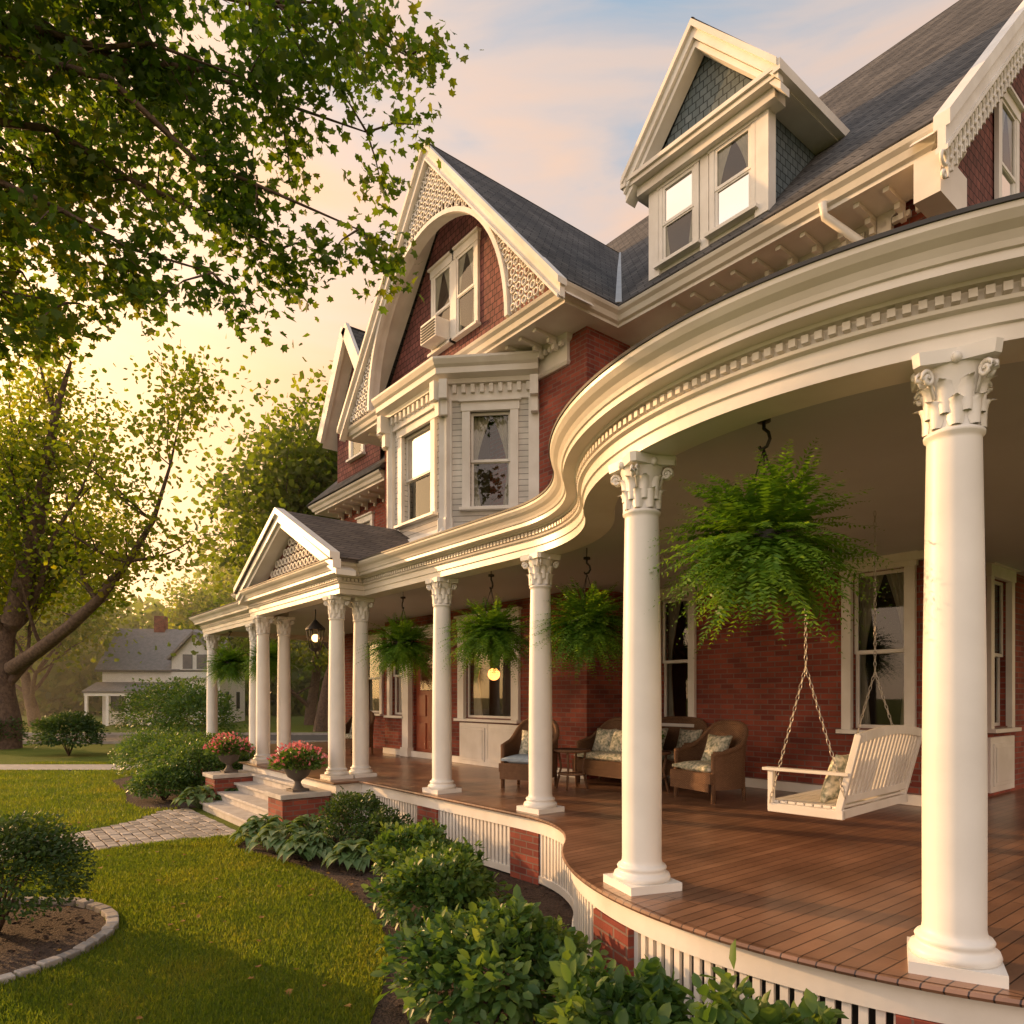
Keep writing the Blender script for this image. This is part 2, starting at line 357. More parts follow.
# columns
col=MB()
col.M=Matrix.Diagonal((.86,.86,1,1))
col.box(-.225,.225,-.225,.225,0,.055,COLM)
col.lathe([(.0,.055),(.215,.055),(.225,.075),(.215,.1),(.19,.108),(.183,.12),(.19,.13),(.195,.142),(.185,.155),(.165,.16),(.158,.18),(.155,.2),(.156,.9),(.152,1.4),(.143,2.0),(.134,2.5),(.133,2.52),(.148,2.53),(.15,2.545),(.135,2.555),(.125,2.56),(.128,2.65),(.14,2.75),(.165,2.82),(.17,2.84)],COLM,40)
def acan(mb,ang,r0,z0,h,w,curl):
    vs=[];m=7
    for i in range(m+1):
        t=i/m
        r=r0+.012+curl*(t**3); z=z0+h*math.sin(t*PI*.56)/1.0
        ww=w*(math.sin(PI*min(1,.22+t*.75))**.6)*(1+ .22*(i%2))
        for s_,dr in ((-1,-.012),(-.5,.006),(0,.014),(.5,.006),(1,-.012)):
            a=ang+s_*ww/2/r; vs.append(((r+dr)*math.cos(a),(r+dr)*math.sin(a),z))
    fs=[(i*5+k,i*5+k+1,(i+1)*5+k+1,(i+1)*5+k) for i in range(m) for k in range(4)]
    mb.add(vs,fs,COLM,True)
for k in range(8):
    acan(col,2*PI*k/8,.128,2.56,.125,.085,.05)
    acan(col,2*PI*(k+.5)/8,.130,2.62,.15,.085,.055)
for k in range(4):
    a=PI/4+k*PI/2; c,s_=math.cos(a),math.sin(a); t=(-s_,c)
    for sg in (-1,1):
        pts=[]
        for i in range(18):
            th=i*.55; rr=.042*(1-i/20)
            rad=.205+rr*math.cos(th); zz=2.785+rr*math.sin(th)
            pts.append((rad*c+t[0]*sg*.02,rad*s_+t[1]*sg*.02,zz))
        col.tube([(.14*c,.14*s_,2.70),(.17*c,.17*s_,2.78)]+pts,.011,COLM,6)
    a=k*PI/2; col.sphere((.185*math.cos(a),.185*math.sin(a),2.855),.026,COLM,8)
ab=[]
for k in range(4):
    a=PI/4+k*PI/2
    for j in (-.09,.09): ab.append((.262*math.cos(a+j),.262*math.sin(a+j)))
    b=a+PI/4; ab.append((.175*math.cos(b),.175*math.sin(b)))
n=len(ab); col.add([(x,y,2.84) for x,y in ab]+[(x*1.04,y*1.04,2.899) for x,y in ab],[tuple(range(n)),tuple(range(n,2*n))]+[(i,(i+1)%n,n+(i+1)%n,n+i) for i in range(n)],COLM)
colme=col.mesh('porch_column')
def ang(a): return (CC[0]+RC*math.cos(math.radians(a)),CC[1]+RC*math.sin(math.radians(a)))
COLS=[(-.02,0),(-2.07,0),(-4.5,0),(-4.5,-.42),(-7.9,0),(-7.9,-.42),(-9.6,0),(-12.9,0),ang(-108.5),ang(-67.3),ang(-26),ang(14)]
for i,(x,y) in enumerate(COLS):
    link('porch_column',colme,house,(x,y,ZF), 0 if i<8 else math.atan2(y-CC[1],x-CC[0]))
pc=MB()
for x,y in COLS:
    a=0 if abs(y)<.5 and x<.1 else math.atan2(y-CC[1],x-CC[0])
    pc.M=T(x,y,0,a); pc.box(-.245,.245,-.245,.245,0,.565,BRICK)
pc.build('brick_piers',house)

# walls with openings ----------------------------------------------------
def panel(mb,M,x0,x1,z0,z1,holes,mat,th=.25):
    mb.M=M
    xs=sorted({x0,x1}|{h[0] for h in holes}|{h[1] for h in holes}); zs=sorted({z0,z1}|{h[2] for h in holes}|{h[3] for h in holes})
    for a,b in zip(xs[:-1],xs[1:]):
        for c,d in zip(zs[:-1],zs[1:]):
            cx,cz=(a+b)/2,(c+d)/2
            if any(h[0]<cx<h[1] and h[2]<cz<h[3] for h in holes): continue
            mb.add([(a,0,c),(b,0,c),(b,0,d),(a,0,d)],[(0,1,2,3)],mat)
    for h in holes:
        a,b,c,d=h
        mb.add([(a,0,c),(b,0,c),(b,0,d),(a,0,d),(a,th,c),(b,th,c),(b,th,d),(a,th,d)],[(0,1,5,4),(1,2,6,5),(2,3,7,6),(3,0,4,7)],mat)
    mb.M=Matrix.Identity(4)
GLOBE=emat('lamp_globe',(1,.36,.08),5)
def window(M,w,h,shallow=False,cas=.11,curt=True,trim=WHITE,split=True,name='window',lamp=False,head=.15):
    mb=MB(); mb.M=M; g=MB(); g.M=M
    x=w/2
    yb=.02 if not shallow else 0
    mb.box(-x-cas,-x+.01,-.055,yb,-.02,h,trim); mb.box(x-.01,x+cas,-.055,yb,-.02,h,trim)
    mb.box(-x-cas-.02,x+cas+.02,-.065,yb,h,h+head,trim); mb.box(-x-cas-.05,x+cas+.05,-.11,yb,h+head,h+head+.04,trim)
    mb.box(-x-cas-.04,x+cas+.04,-.12,yb,-.07,-.02,trim)
    ys=.05 if not shallow else -.045
    f=.045
    def sash(z0,z1,y):
        mb.box(-x+.01,-x+.01+f,y,y+.035,z0,z1,trim); mb.box(x-.01-f,x-.01,y,y+.035,z0,z1,trim)
        mb.box(-x+.01+f,x-.01-f,y,y+.035,z0,z0+f,trim); mb.box(-x+.01+f,x-.01-f,y,y+.035,z1-f,z1,trim)
        g.add([(-x+.03,y+.018,z0+.02),(x-.03,y+.018,z0+.02),(x-.03,y+.018,z1-.02),(-x+.03,y+.018,z1-.02)],[(0,1,2,3)],GLASS)
    if split: sash(h*.48,h,ys); sash(0,h*.5,ys+(.037 if not shallow else .012))
    else: sash(0,h,ys)
    if not shallow:
        a,b,c,d=-x-.25,x+.25,-.4,h+.3
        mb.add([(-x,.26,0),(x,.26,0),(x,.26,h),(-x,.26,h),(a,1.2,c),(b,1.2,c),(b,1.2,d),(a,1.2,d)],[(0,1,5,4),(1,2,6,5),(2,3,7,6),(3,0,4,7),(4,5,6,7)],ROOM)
        cyy=.2
    else:
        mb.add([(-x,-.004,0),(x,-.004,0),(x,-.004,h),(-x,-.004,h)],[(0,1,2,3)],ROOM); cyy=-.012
    if curt:
        amp=.02 if not shallow else .003
        for sg in (-1,1):
            vs=[];nx=22
            for j in range(13):
                t=j/12
                wd=x*(.22+ (.72*((t-.42)/.58)**1.6 if t>.42 else .22*((.42-t)/.42)))
                for i in range(nx+1):
                    u=i/nx; xx=sg*(x-.01-u*wd)
                    vs.append((xx,cyy+amp*math.sin(u*30),h*t*.99))
            fs=[(j*(nx+1)+i,j*(nx+1)+i+1,(j+1)*(nx+1)+i+1,(j+1)*(nx+1)+i) for j in range(12) for i in range(nx)]
            mb.add(vs,fs,CURT,True)
    if lamp:
        mb.sphere((-.42,.45,h*.47),.12,GLOBE,14)
        mb.tube([(-.42,.45,h*.47+.1),(-.42,.45,h)],.01,IRON,5)
    mb.build(name+'_frame',house,bevel=.004); g.build(name+'_glass',house)
W=MB()
ZW=1.66
fh=[(2.05-.33,2.05+.33,ZW,3.62),(-1.08-.3,-1.08+.3,ZW,3.62)]
panel(W,T(0,3.75,0),-1.9,2.75,0,8.1,fh,BRICK)
window(T(2.05,3.75,ZW),.66,1.96); window(T(-1.08,3.75,ZW),.6,1.96)
MS=T(2.75,0,0,PI/2)
panel(W,MS,3.75,14,0,8.1,[(5.35,6.05,ZW,3.62)],BRICK)
window(MS@T(5.7,0,ZW),.7,1.96)
fw=[(-5.25,-3.75,ZW,3.45),(-7.2,-6.2,ZF,3.05),(-8.2,-7.6,ZW,3.45)]
panel(W,T(0,2.6,0),-8.5,-1.9,0,8.1,fw,BRICK)
window(T(-4.5,2.6,ZW),1.5,1.79,split=False,cas=.2,lamp=True); window(T(-7.9,2.6,ZW),.6,1.79)
panel(W,T(-1.9,2.6,0,PI/2),0,1.15,0,8.1,[],BRICK)
panel(W,T(-8.5,3.75,0,-PI/2),0,1.15,0,8.1,[],BRICK)
panel(W,T(0,3.2,0),-12.2,-8.5,0,7.1,[(-10.8,-9.8,ZW,3.45),(-10.9,-10.3,5.3,6.6)],BRICK)
window(T(-10.3,3.2,ZW),1.0,1.79); window(T(-10.6,3.2,5.3),.6,1.3)
panel(W,T(-12.2,12,0,-PI/2),0,8.8,0,7.1,[],BRICK)
panel(W,T(-12.2,12,0),0,14.95,0,7,[],BRICK)
W.build('brick_walls',house)
tr=MB()
def raised(M,w,h):
    tr.M=M
    tr.box(-w/2,w/2,-.05,.0,0,h,WHITE); tr.box(-w/2+.08,w/2-.08,-.07,-.05,.08,h-.08,WHITE); tr.box(-w/2+.13,w/2-.13,-.082,-.07,.13,h-.13,WHITE)
    tr.M=Matrix.Identity(4)
raised(T(-4.92,2.6,ZF),.92,.8); raised(T(-4.0,2.6,ZF),.9,.8)
raised(MS@T(5.7,0,ZF+.05),.92,.72)
tr.box(-8.5,-1.9,2.545,2.599,ZF+.002,ZF+.13,WHITE)
tr.box(-1.9,2.7,3.70,3.749,ZF+.002,ZF+.13,WHITE)
for x in (-7.38,-6.02):
    tr.box(x-.13,x+.13,2.48,2.598,ZF+.003,3.25,WHITE); tr.box(x-.16,x+.16,2.45,2.6,ZF+.003,ZF+.2,WHITE); tr.box(x-.16,x+.16,2.45,2.6,3.1,3.27,WHITE)
tr.box(-7.6,-5.8,2.46,2.597,3.27,3.55,WHITE)
tr.box(-7.2,-6.2,2.66,2.72,ZF,3.04,DOOR)
for zz0,zz1 in ((.95,1.5),(1.65,2.1)):
    for xx in (-6.95,-6.45): tr.box(xx-.17,xx+.17,2.635,2.66,zz0,zz1,DOOR)
tr.box(-7.0,-6.4,2.64,2.66,2.2,2.9,GLASS)
tr.build('entry_trim_and_door',house,bevel=.005)

# ---- bay window (second floor)
B=MB(); BZ0,BZ1=4.55,7.45
pts=[(-7.25,2.6),(-6.15,1.5),(-4.25,1.5),(-3.15,2.6)]
def seg(a,b):
    a=Vector(a);b=Vector(b);return T(a.x,a.y,0,math.atan2(b.y-a.y,b.x-a.x)),(b-a).length
SID=brickmat('white_siding',(.76,.73,.68),(.72,.69,.64),(.25,.24,.22),6,.1,.006,bump=.5)
wz0,wz1=5.35,7.0
for a,b,ww in ((pts[0],pts[1],.66),(pts[1],pts[2],1.05),(pts[2],pts[3],.72)):
    M,l=seg(a,b); panel(B,M,0,l,BZ0,BZ1,[(l/2-ww/2,l/2+ww/2,wz0,wz1)],SID,.2)
    window(M@T(l/2,0,wz0),ww,wz1-wz0,cas=.13,name='bay_window')
    B.M=M
    for xx in (.0,l):
        B.box(xx-.11,xx+.11,-.07,.02,BZ0,BZ1,WHITE); B.box(xx-.13,xx+.13,-.1,.02,BZ0+.1,BZ0+.6,WHITE)
        B.box(xx-.07,xx+.07,-.3,-.08,7.15,BZ1+.02,WHITE); B.box(xx-.06,xx+.06,-.2,-.08,6.9,7.15,WHITE)
    B.box(.1,l-.1,-.06,0,7.19,7.45,WHITE)
    for i in range(int(l/.16)): B.box(.13+i*.16,.2+i*.16,-.12,-.06,7.3,7.44,WHITE)
B.M=Matrix.Identity(4)
B.sweep([(-7.3,2.65)]+pts[1:3]+[(-3.1,2.65)],[(-.1,7.45),(.14,7.45),(.16,7.52),(.30,7.56),(.30,7.66),(.34,7.70),(.38,7.78),(.38,7.82),(-.1,7.9)],CREAM)
B.sweep([(-7.3,2.65)]+pts[1:3]+[(-3.1,2.65)],[(-.1,4.8),(.13,4.8),(.16,4.9),(.12,4.98),(-.1,5.0)],WHITE)
B.poly([(-7.2,2.7,7.89),(-6.1,1.6,7.89),(-4.3,1.6,7.89),(-3.2,2.7,7.89)],ROOF)
B.build('bay_walls',house)

# ---- eaves
ev=MB(); EZ=8.15
eprof=[(0,0),(.02,-.02),(.0,-.06),(-.05,-.10),(-.08,-.17),(-.13,-.19),(-.13,-.235),(-.72,-.235),(-.74,-.30),(-.79,-.33),(-.79,-.62),(-.77,-.66),(-.80,-.70),(-.95,-.70),(-.95,-.03)]
epath=[(-8.85,3.2),(-8.85,1.75),(-1.5,1.75),(-1.5,2.9),(3.05,2.9),(3.05,3.6)]
ev.sweep(epath,eprof,CREAM,z0=EZ)
def modil(mb,a,b,z,n,mat=CREAM):
    a=Vector(a);b=Vector(b);d=(b-a).normalized();l=(b-a).length
    for i in range(n):
        p=a+d*(l*(i+.5)/n); mb.M=T(p.x,p.y,z,math.atan2(d.y,d.x))
        mb.box(-.035,.035,.25,.7,-.29,-.237,mat); mb.box(-.032,.032,.54,.7,-.36,-.292,mat); mb.box(-.03,.03,.64,.74,-.44,-.36,mat)
    k=int(l/.13)
    for i in range(k):
        p=a+d*(l*(i+.5)/k); mb.M=T(p.x,p.y,z,math.atan2(d.y,d.x)); mb.box(-.035,.035,.70,.76,-.40,-.335,mat)
    mb.M=Matrix.Identity(4)
modil(ev,(-8.3,1.75),(-2.3,1.75),EZ,17); modil(ev,(-.8,2.9),(2.9,2.9),EZ,11)
ev.sweep([(-12.7,8),(-12.7,2.5),(-8.6,2.5)],eprof,CREAM,z0=7.35); modil(ev,(-12.2,2.5),(-8.9,2.5),7.35,7)
ev.box(2.752,3.02,3.0,3.75,7.45,7.92,CREAM)
ev.tube([(1.75,2.95,8.0),(1.75,3.0,7.85),(2.2,3.6,7.35),(2.25,3.66,7.2),(2.25,3.66,4.4)],.05,WHITE,8)
ev.build('eaves_cornice',house)

# ---- roofs
rf=MB()
RY,RZ=9.5,15.1
rf.slab([(-8.85,2.88,8.16),(3.1,2.88,8.16),(3.1,RY,RZ),(-8.85,RY,RZ)],.1,ROOF)
rf.slab([(3.1,2*RY-2.9,8.16),(-8.85,2*RY-2.9,8.16),(-8.85,RY,RZ),(3.1,RY,RZ)],.1,ROOF)
GX,GZ=-5.2,12.42
rf.slab([(-1.5,1.73,8.17),(-1.5,2.9,8.17),(GX,7.0,GZ),(GX,1.73,GZ)],.09,ROOF)
rf.slab([(GX,1.73,GZ),(GX,7.0,GZ),(-8.9,2.9,8.17),(-8.9,1.73,8.17)],.09,ROOF)
rf.slab([(-12.75,2.45,7.37),(-8.5,2.45,7.37),(-8.5,6,11.0),(-10.5,6,11.0)],.09,ROOF)
rf.slab([(-12.75,2.45,7.37),(-10.5,6,11.0),(-10.5,8,11.0),(-12.75,12,7.37)],.09,ROOF)
for sg in (1,-1):
    P_=[(-10.4+sg*1.5,2.55,9.0),(-10.4+sg*1.5,6,9.0),(-10.4,6,11.45),(-10.4,2.55,11.45)]
    rf.slab(P_ if sg>0 else P_[::-1],.08,ROOF)
    rf.add([(x,y,z-.24) for x,y,z in P_],[(0,1,2,3)],WHITE)
rf.beam((-1.53,2.93,8.24),(GX+.05,7.0,GZ+.02),.16,.012,STEEL)
rf.build('main_roofs',house)
gb=MB()
gb.add([(-8.5,2.35,8.1),(-1.9,2.35,8.1),(GX,2.35,GZ-.35)],[(0,1,2)],SHING)
gb.add([(-11.6,2.85,7.3),(-9.2,2.85,7.3),(-9.2,2.85,9.1),(-10.4,2.85,11.1),(-11.6,2.85,9.1)],[(0,1,2,3,4)],SHING)
gb.add([(-11.6,2.85,7.3),(-11.6,6,7.3),(-11.6,6,9.2),(-11.6,2.85,9.2)],[(0,1,2,3)],SHING)
gb.add([(2.74,3.3,8.1),(2.74,2*RY-3.3,8.1),(2.74,RY,RZ-.3)],[(0,1,2)],SHING)
gb.add([(2.752,3.75,7.2),(2.752,14,7.2),(2.752,14,8.2),(2.752,3.75,8.2)],[(0,1,2,3)],SHING)
gb.build('gable_shingle_walls',house)
for xx in (-5.62,-4.82): window(T(xx,2.35,8.95),.62,1.5,shallow=True,cas=.09,name='gable_window')
window(MS@T(5.9,-.01+.0,8.3),.6,1.7,shallow=True,name='side_gable_window')
window(T(-10.4,2.85,8.2),.6,1.1,shallow=True,name='left_gable_window')
ac=MB(); ac.box(-5.9,-5.35,1.98,2.33,8.97,9.35,WHITE)
for i in range(6): ac.box(-5.87,-5.38,1.965,1.98,9.0+i*.055,9.025+i*.055,DARK)
ac.build('window_air_conditioner',house)
fr=MB()
hw=3.7;gh=GZ-8.17
for sg in (-1,1):
    a=Vector((GX+sg*(hw+.02),1.72,8.17-.02));b=Vector((GX,1.72,GZ-.02))
    d=(b-a).normalized()
    dn=Vector((0,0,-1))
    def brd(o0,o1,y0,y1,mat,s0=0,s1=0):
        v=[a+dn*o0+d*s0,b+dn*o0,b+dn*o1,a+dn*o1+d*s0]
        vs=[(p.x,y,p.z) for y in (y0,y1) for p in v]
        fr.add(vs,[(0,1,2,3),(7,6,5,4),(0,4,5,1),(1,5,6,2),(2,6,7,3),(3,7,4,0)],mat)
    brd(.0,.10,1.60,1.78,CREAM); brd(.10,.30,1.67,1.77,WHITE,.05); brd(.30,.35,1.64,1.78,WHITE,.1)
    fr.add([(a.x,1.78,a.z-.2),(b.x,1.78,b.z-.2),(b.x,2.36,b.z-.2),(a.x,2.36,a.z-.2)],[(0,1,2,3)],WHITE)
ea,eb=2.38,2.72
pa=[(GX+ea*math.cos(t),8.16+eb*math.sin(t)) for t in np.linspace(0,PI,41)]
for (x0,z0),(x1,z1) in zip(pa[:-1],pa[1:]): fr.beam((x0,1.735,z0),(x1,1.735,z1),.08,.08,WHITE)
for (x0,z0),(x1,z1) in zip(pa[:-1],pa[1:]): fr.add([(x0,1.78,z0),(x1,1.78,z1),(x1,1.95,z1+.0),(x0,1.95,z0)],[(0,1,2,3)],WHITE)
cs=.14
for i in range(-28,29):
    for j in range(0,32):
        x=i*cs+(cs/2 if j%2 else 0); z=.08+j*cs
        lim=gh*(1-abs(x)/hw)-.36
        if z>lim: continue
        if (x/(ea+.08))**2+(z/(eb+.08))**2<1: continue
        fr.ring((GX+x,1.735,8.17+z),.054,.017,WHITE,seg=8)
for i in range(-34,35):
    x=i*.107; lim=gh*(1-abs(x)/hw)-.34
    zb=eb*math.sqrt(max(0,1-(x/ea)**2)) if abs(x)<ea else 0
    if lim-zb>.1: fr.box(GX+x-.012,GX+x+.012,1.745,1.765,8.17+zb,8.17+lim,WHITE)
fr.build('gable_fretwork',house)
sr=MB()
a=Vector((3.1,2.86,8.17));b=Vector((3.1,RY,RZ))
for o0,o1,x0,x1 in ((.0,.16,3.0,3.16),(.16,.36,3.04,3.12),(.36,.41,3.02,3.14)):
    v=[(x,p.y,p.z-o) for x in (x0,x1) for p,o in ((a,o0),(b,o0),(b,o1),(a,o1))]
    sr.add(v,[(0,1,2,3),(7,6,5,4),(0,4,5,1),(1,5,6,2),(2,6,7,3),(3,7,4,0)],WHITE)
ln=(b-a).length; n=int(ln/.17)
for i in range(n):
    p=a+(b-a)*(i+.5)/n
    sr.ring((3.08,p.y,p.z-.51),.07,.022,WHITE,ax='x',seg=10)
    sr.beam((3.08,p.y+.085,p.z-.38),(3.08,p.y+.085,p.z-.68),.03,.035,WHITE)
    sr.ring((3.08,p.y,p.z-.68),.035,.02,WHITE,ax='x',seg=8)
sr.add([(2.76,a.y,a.z-.17),(3.05,a.y,a.z-.17),(3.05,b.y,b.z-.17),(2.76,b.y,b.z-.17)],[(0,1,2,3)],WHITE)
for sg in (-1,1):
    a=(-10.4+sg*1.52,2.5,9.0-.08);b=(-10.4,2.5,11.45-.1); sr.beam(a,b,.1,.3,WHITE)
sr.build('side_rake_fretwork',house)

# ---- front dormer
dm=MB(); x0,x1=-1.0,.82; dx=(x0+x1)/2; DY=3.2; DZ0,DZ1=8.45,9.92; AP=11.5
dm.add([(x1,DY,DZ0),(x1,6,DZ0),(x1,6,DZ1),(x1,DY,DZ1)],[(0,1,2,3)],TEAL)
dm.add([(x0,DY,DZ0),(x0,6,DZ0),(x0,6,DZ1),(x0,DY,DZ1)],[(0,1,2,3)],TEAL)
dm.box(x0,x1,DY,DY+.1,DZ0,DZ1,WHITE)
dm.add([(x0-.1,DY-.02,DZ1+.1),(x1+.1,DY-.02,DZ1+.1),(dx,DY-.02,AP-.25)],[(0,1,2)],TEAL)
for x in (x0,x1): dm.box(x-.1,x+.1,DY-.06,DY+.12,DZ0,DZ1,WHITE)
dm.box(dx-.07,dx+.07,DY-.05,DY,DZ0,DZ1,WHITE)
hwid=1.24
dm.box(dx-hwid,dx+hwid,DY-.28,DY+.1,DZ1,DZ1+.07,CREAM)
dm.box(dx-hwid+.08,dx+hwid-.08,DY-.16,DY+.1,DZ1-.14,DZ1,CREAM)
dm.box(dx-hwid-.04,dx+hwid+.04,DY-.32,DY+.1,DZ1+.07,DZ1+.13,CREAM)
for s0_,s1_ in ((dx-hwid,x0),(x1,dx+hwid)):
    dm.box(s0_,s1_,DY+.1,6.0,DZ1-.02,DZ1+.10,CREAM)
for s0_ in (dx-hwid-.1,dx+hwid): dm.box(s0_,s0_+.1,DY-.34,6.2,DZ1+.0,DZ1+.14,CREAM)
dm.slab([(dx+hwid+.06,DY-.34,DZ1+.16),(dx+hwid+.06,6.6,DZ1+.16),(dx,6.6,AP+.08),(dx,DY-.34,AP+.08)],.05,ROOF)
dm.slab([(dx,DY-.34,AP+.08),(dx,6.6,AP+.08),(dx-hwid-.06,6.6,DZ1+.16),(dx-hwid-.06,DY-.34,DZ1+.16)],.05,ROOF)
for sg in (-1,1):
    for o,w,y0,y1 in ((.05,.10,-.36,-.22),(.17,.14,-.31,-.2),(.30,.10,-.26,-.05)):
        a=Vector((dx+sg*(hwid+.06),0,DZ1+.16-o));b=Vector((dx,0,AP+.05-o))
        v=[(p.x,DY+y,p.z+q) for y in (y0,y1) for p,q in ((a,w/2),(b,w/2),(b,-w/2),(a,-w/2))]
        dm.add(v,[(0,1,2,3),(7,6,5,4),(0,4,5,1),(1,5,6,2),(2,6,7,3),(3,7,4,0)],CREAM if o<.1 else WHITE)
dm.build('roof_dormer',house)
for xx in (dx-.46,dx+.46): window(T(xx,DY-.005,8.62),.6,1.12,shallow=True,cas=.07,name='dormer_window',head=.06)

# ---- portico pediment
pp=MB(); px0,px1=-8.15,-3.85; pcx=-6.0; pz=ZC+.48; pa_=5.3; PYF=-.86
hwp=2.2
pp.slab([(pcx+hwp+.06,PYF,pz),(pcx+hwp+.06,2.6,pz),(pcx,2.6,pa_),(pcx,PYF,pa_)],.06,ROOFB)
pp.slab([(pcx,PYF,pa_),(pcx,2.6,pa_),(pcx-hwp-.06,2.6,pz),(pcx-hwp-.06,PYF,pz)],.06,ROOFB)
for sg in (-1,1):
    for o,w,y0,y1 in ((.06,.10,-.02,.14),(.18,.14,.03,.16),(.30,.08,.08,.4)):
        a=Vector((pcx+sg*(hwp+.06),0,pz+.02-o+.06));b=Vector((pcx,0,pa_-o+.04))
        v=[(p.x,PYF+y,p.z+q) for y in (y0,y1) for p,q in ((a,w/2),(b,w/2),(b,-w/2),(a,-w/2))]
        pp.add(v,[(0,1,2,3),(7,6,5,4),(0,4,5,1),(1,5,6,2),(2,6,7,3),(3,7,4,0)],WHITE)
pp.add([(px0+.1,-.5,pz-.03),(px1-.1,-.5,pz-.03),(pcx,-.5,pa_-.1)],[(0,1,2)],SHING)
for i in range(-12,13):
    for j in range(7):
        x=i*.16+(.08 if j%2 else 0); z=.06+j*.15
        if z<(pa_-pz)*(1-abs(x)/hwp)-.36: pp.ring((pcx+x,-.54,pz+z),.06,.018,WHITE,seg=8)
pp.build('portico_pediment',house)
st=MB()
for i in range(4):
    st.box(-7.45,-4.75,-.75-.3*i-.02,-.4,0,ZF-.15*(i+1)-.045,STEP)
    st.box(-7.5,-4.7,-.75-.3*i-.06,-.4+.001*i,ZF-.15*(i+1)-.044,ZF-.15*(i+1),STEP)
st.build('entry_steps',house,bevel=.008)
pd=MB()
for x in (-4.4,-7.8):
    pd.box(x-.3,x+.3,-1.45,-.72,0,.55,BRICK); pd.box(x-.34,x+.34,-1.49,-.71,.55,.62,STEP)
pd.build('step_pedestals',house,bevel=.006)

def lantern(loc):
    e=empty('hanging_lantern',loc); m=MB()
    m.tube([(0,0,.54),(0,0,.3)],.012,IRON,5); m.lathe([(.01,.36),(.06,.31),(.17,.2),(.18,.17)],IRON,6)
    for k in range(6):
        a=k*PI/3; m.tube([(.16*math.cos(a),.16*math.sin(a),.19),(.10*math.cos(a),.10*math.sin(a),-.16)],.011,IRON,5)
    m.lathe([(.115,-.16),(.11,-.18),(.02,-.23),(.01,-.28)],IRON,6); m.sphere((0,0,.02),.07,emat('lantern_bulb',(1,.5,.18),6),8)
    m.build('lantern_body',e)
lantern((-6.1,-.1,3.1))

# ================================================================= FERNS
def fern_mesh(seed,R=.58,nf=330):
    r=np.random.default_rng(seed); P=[];D=[];U=[];Sz=[]
    for f in range(nf):
        az=r.uniform(0,2*PI); el=math.asin(r.uniform(-.85,.99)); ln=R*r.uniform(.7,1.18)*(1 if el>0 else .95); g=ln*(.16+.22*max(0,math.cos(el)))
        h=np.array([math.cos(az),math.sin(az),0]); side=np.array([-h[1],h[0],0])
        n=24; pr=None; bend=r.normal()*.15; o0=h*.05
        for i in range(n):
            t=(i+1)/n; p=o0+h*ln*(math.cos(el)*t+.10*t*t)+np.array([0,0,1])*(ln*math.sin(el)*t-g*t*t)+side*bend*t*t
            if pr is None: pr=p*0
            tg=p-pr; tg/=np.linalg.norm(tg)+1e-9; pr=p
            s=.064*math.sin(PI*min(1,.10+t*.88))**.8+.008
            sv=np.cross(tg,[0,0,1]); nv=np.linalg.norm(sv)
            sv=side if nv<.25 else sv/nv
            up=np.cross(sv,tg)
            for sg in (-1,1):
                P.append(p); d=sv*sg+tg*.55+up*r.normal()*.2-np.array([0,0,.08]); D.append(d); U.append(up+r.normal(size=3)*.25); Sz.append(s*r.uniform(.8,1.2))
    return np.array(P),np.array(D),np.array(U),np.array(Sz)
fm=[]
for s_ in (1,2,3):
    o=cloud('fern_fronds',*fern_mesh(s_),'pinna',FERN); fm.append(o.data); bpy.data.objects.remove(o)
pot=MB(); pot.lathe([(.02,-.16),(.12,-.15),(.17,-.05),(.185,.02),(.17,.02),(.0,.0)],DARK,16)
for k in range(3):
    a=k*2*PI/3; pot.tube([(.17*math.cos(a),.17*math.sin(a),.02),(0,0,.54)],.005,IRON,4)
pot.tube([(0,0,.70),(0,0,.66),(.03,0,.63),(.04,0,.59),(.02,0,.55),(-.02,0,.54),(-.03,0,.56)],.011,IRON,6)
pot.lathe([(.0,.70),(.04,.7),(.04,.725),(0,.725)],IRON,10)
potme=pot.mesh('basket')
def fern(x,y,z,s=1,rot=0,k=0):
    e=empty('hanging_fern',(x,y,z)); e.rotation_euler[2]=rot; e.scale=(s,s,s)
    link('fronds',fm[k%3],e); link('basket_and_hook',potme,e)
    lo=MB(); 
    if ZC+.115-(z+.72*s)>.01: lo.tube([(0,0,.71),(0,0,(ZC+.115-z)/s)],.006,IRON,5); lo.build('hanger_rod',e)
p=S(1.55,4.3); fern(p.x,p.y,3.02,1.03,0,0)
fern(.22,.5,2.92,1.03,1,1); fern(-1.35,.3,2.92,1.02,2,2); fern(-3.65,.3,2.9,1.0,3,0); fern(-9.05,.1,2.88,.95,4,1); fern(-11.4,.0,2.88,1.05,5,2)

# ================================================================= SWING
def chain(m,a,b,mat):
    a=Vector(a);b=Vector(b);n=int((b-a).length/.045); d=(b-a)/n; dn=d.normalized(); o=dn.orthogonal().normalized(); q=dn.cross(o)
    for i in range(n):
        c=a+d*(i+.5); w=o if i%2 else q
        pts=[c+dn*.03*math.cos(t)+w*.011*math.sin(t) for t in np.linspace(0,2*PI,9)]
        m.tube(pts,.0035,mat,4,cap=False)
sw=empty('porch_swing',(3.08,.74,0)); sw.rotation_euler[2]=math.radians(4)
m=MB(); z0=1.19; HL=.68
SP=WHITE
for i in range(8): m.box(-.30+i*.07,-.30+i*.07+.058,-HL,HL,z0,z0+.02,SP)
for y in (-HL+.03,0,HL-.03): m.box(-.32,.27,y-.02,y+.02,z0-.07,z0,SP)
m.box(-.335,-.315,-HL,HL,z0-.07,z0+.015,SP); m.box(.26,.28,-HL,HL,z0-.07,z0+.0,SP)
def bk(t,y): return (.26+.13*t,y,z0+.05+.52*t)
k=17
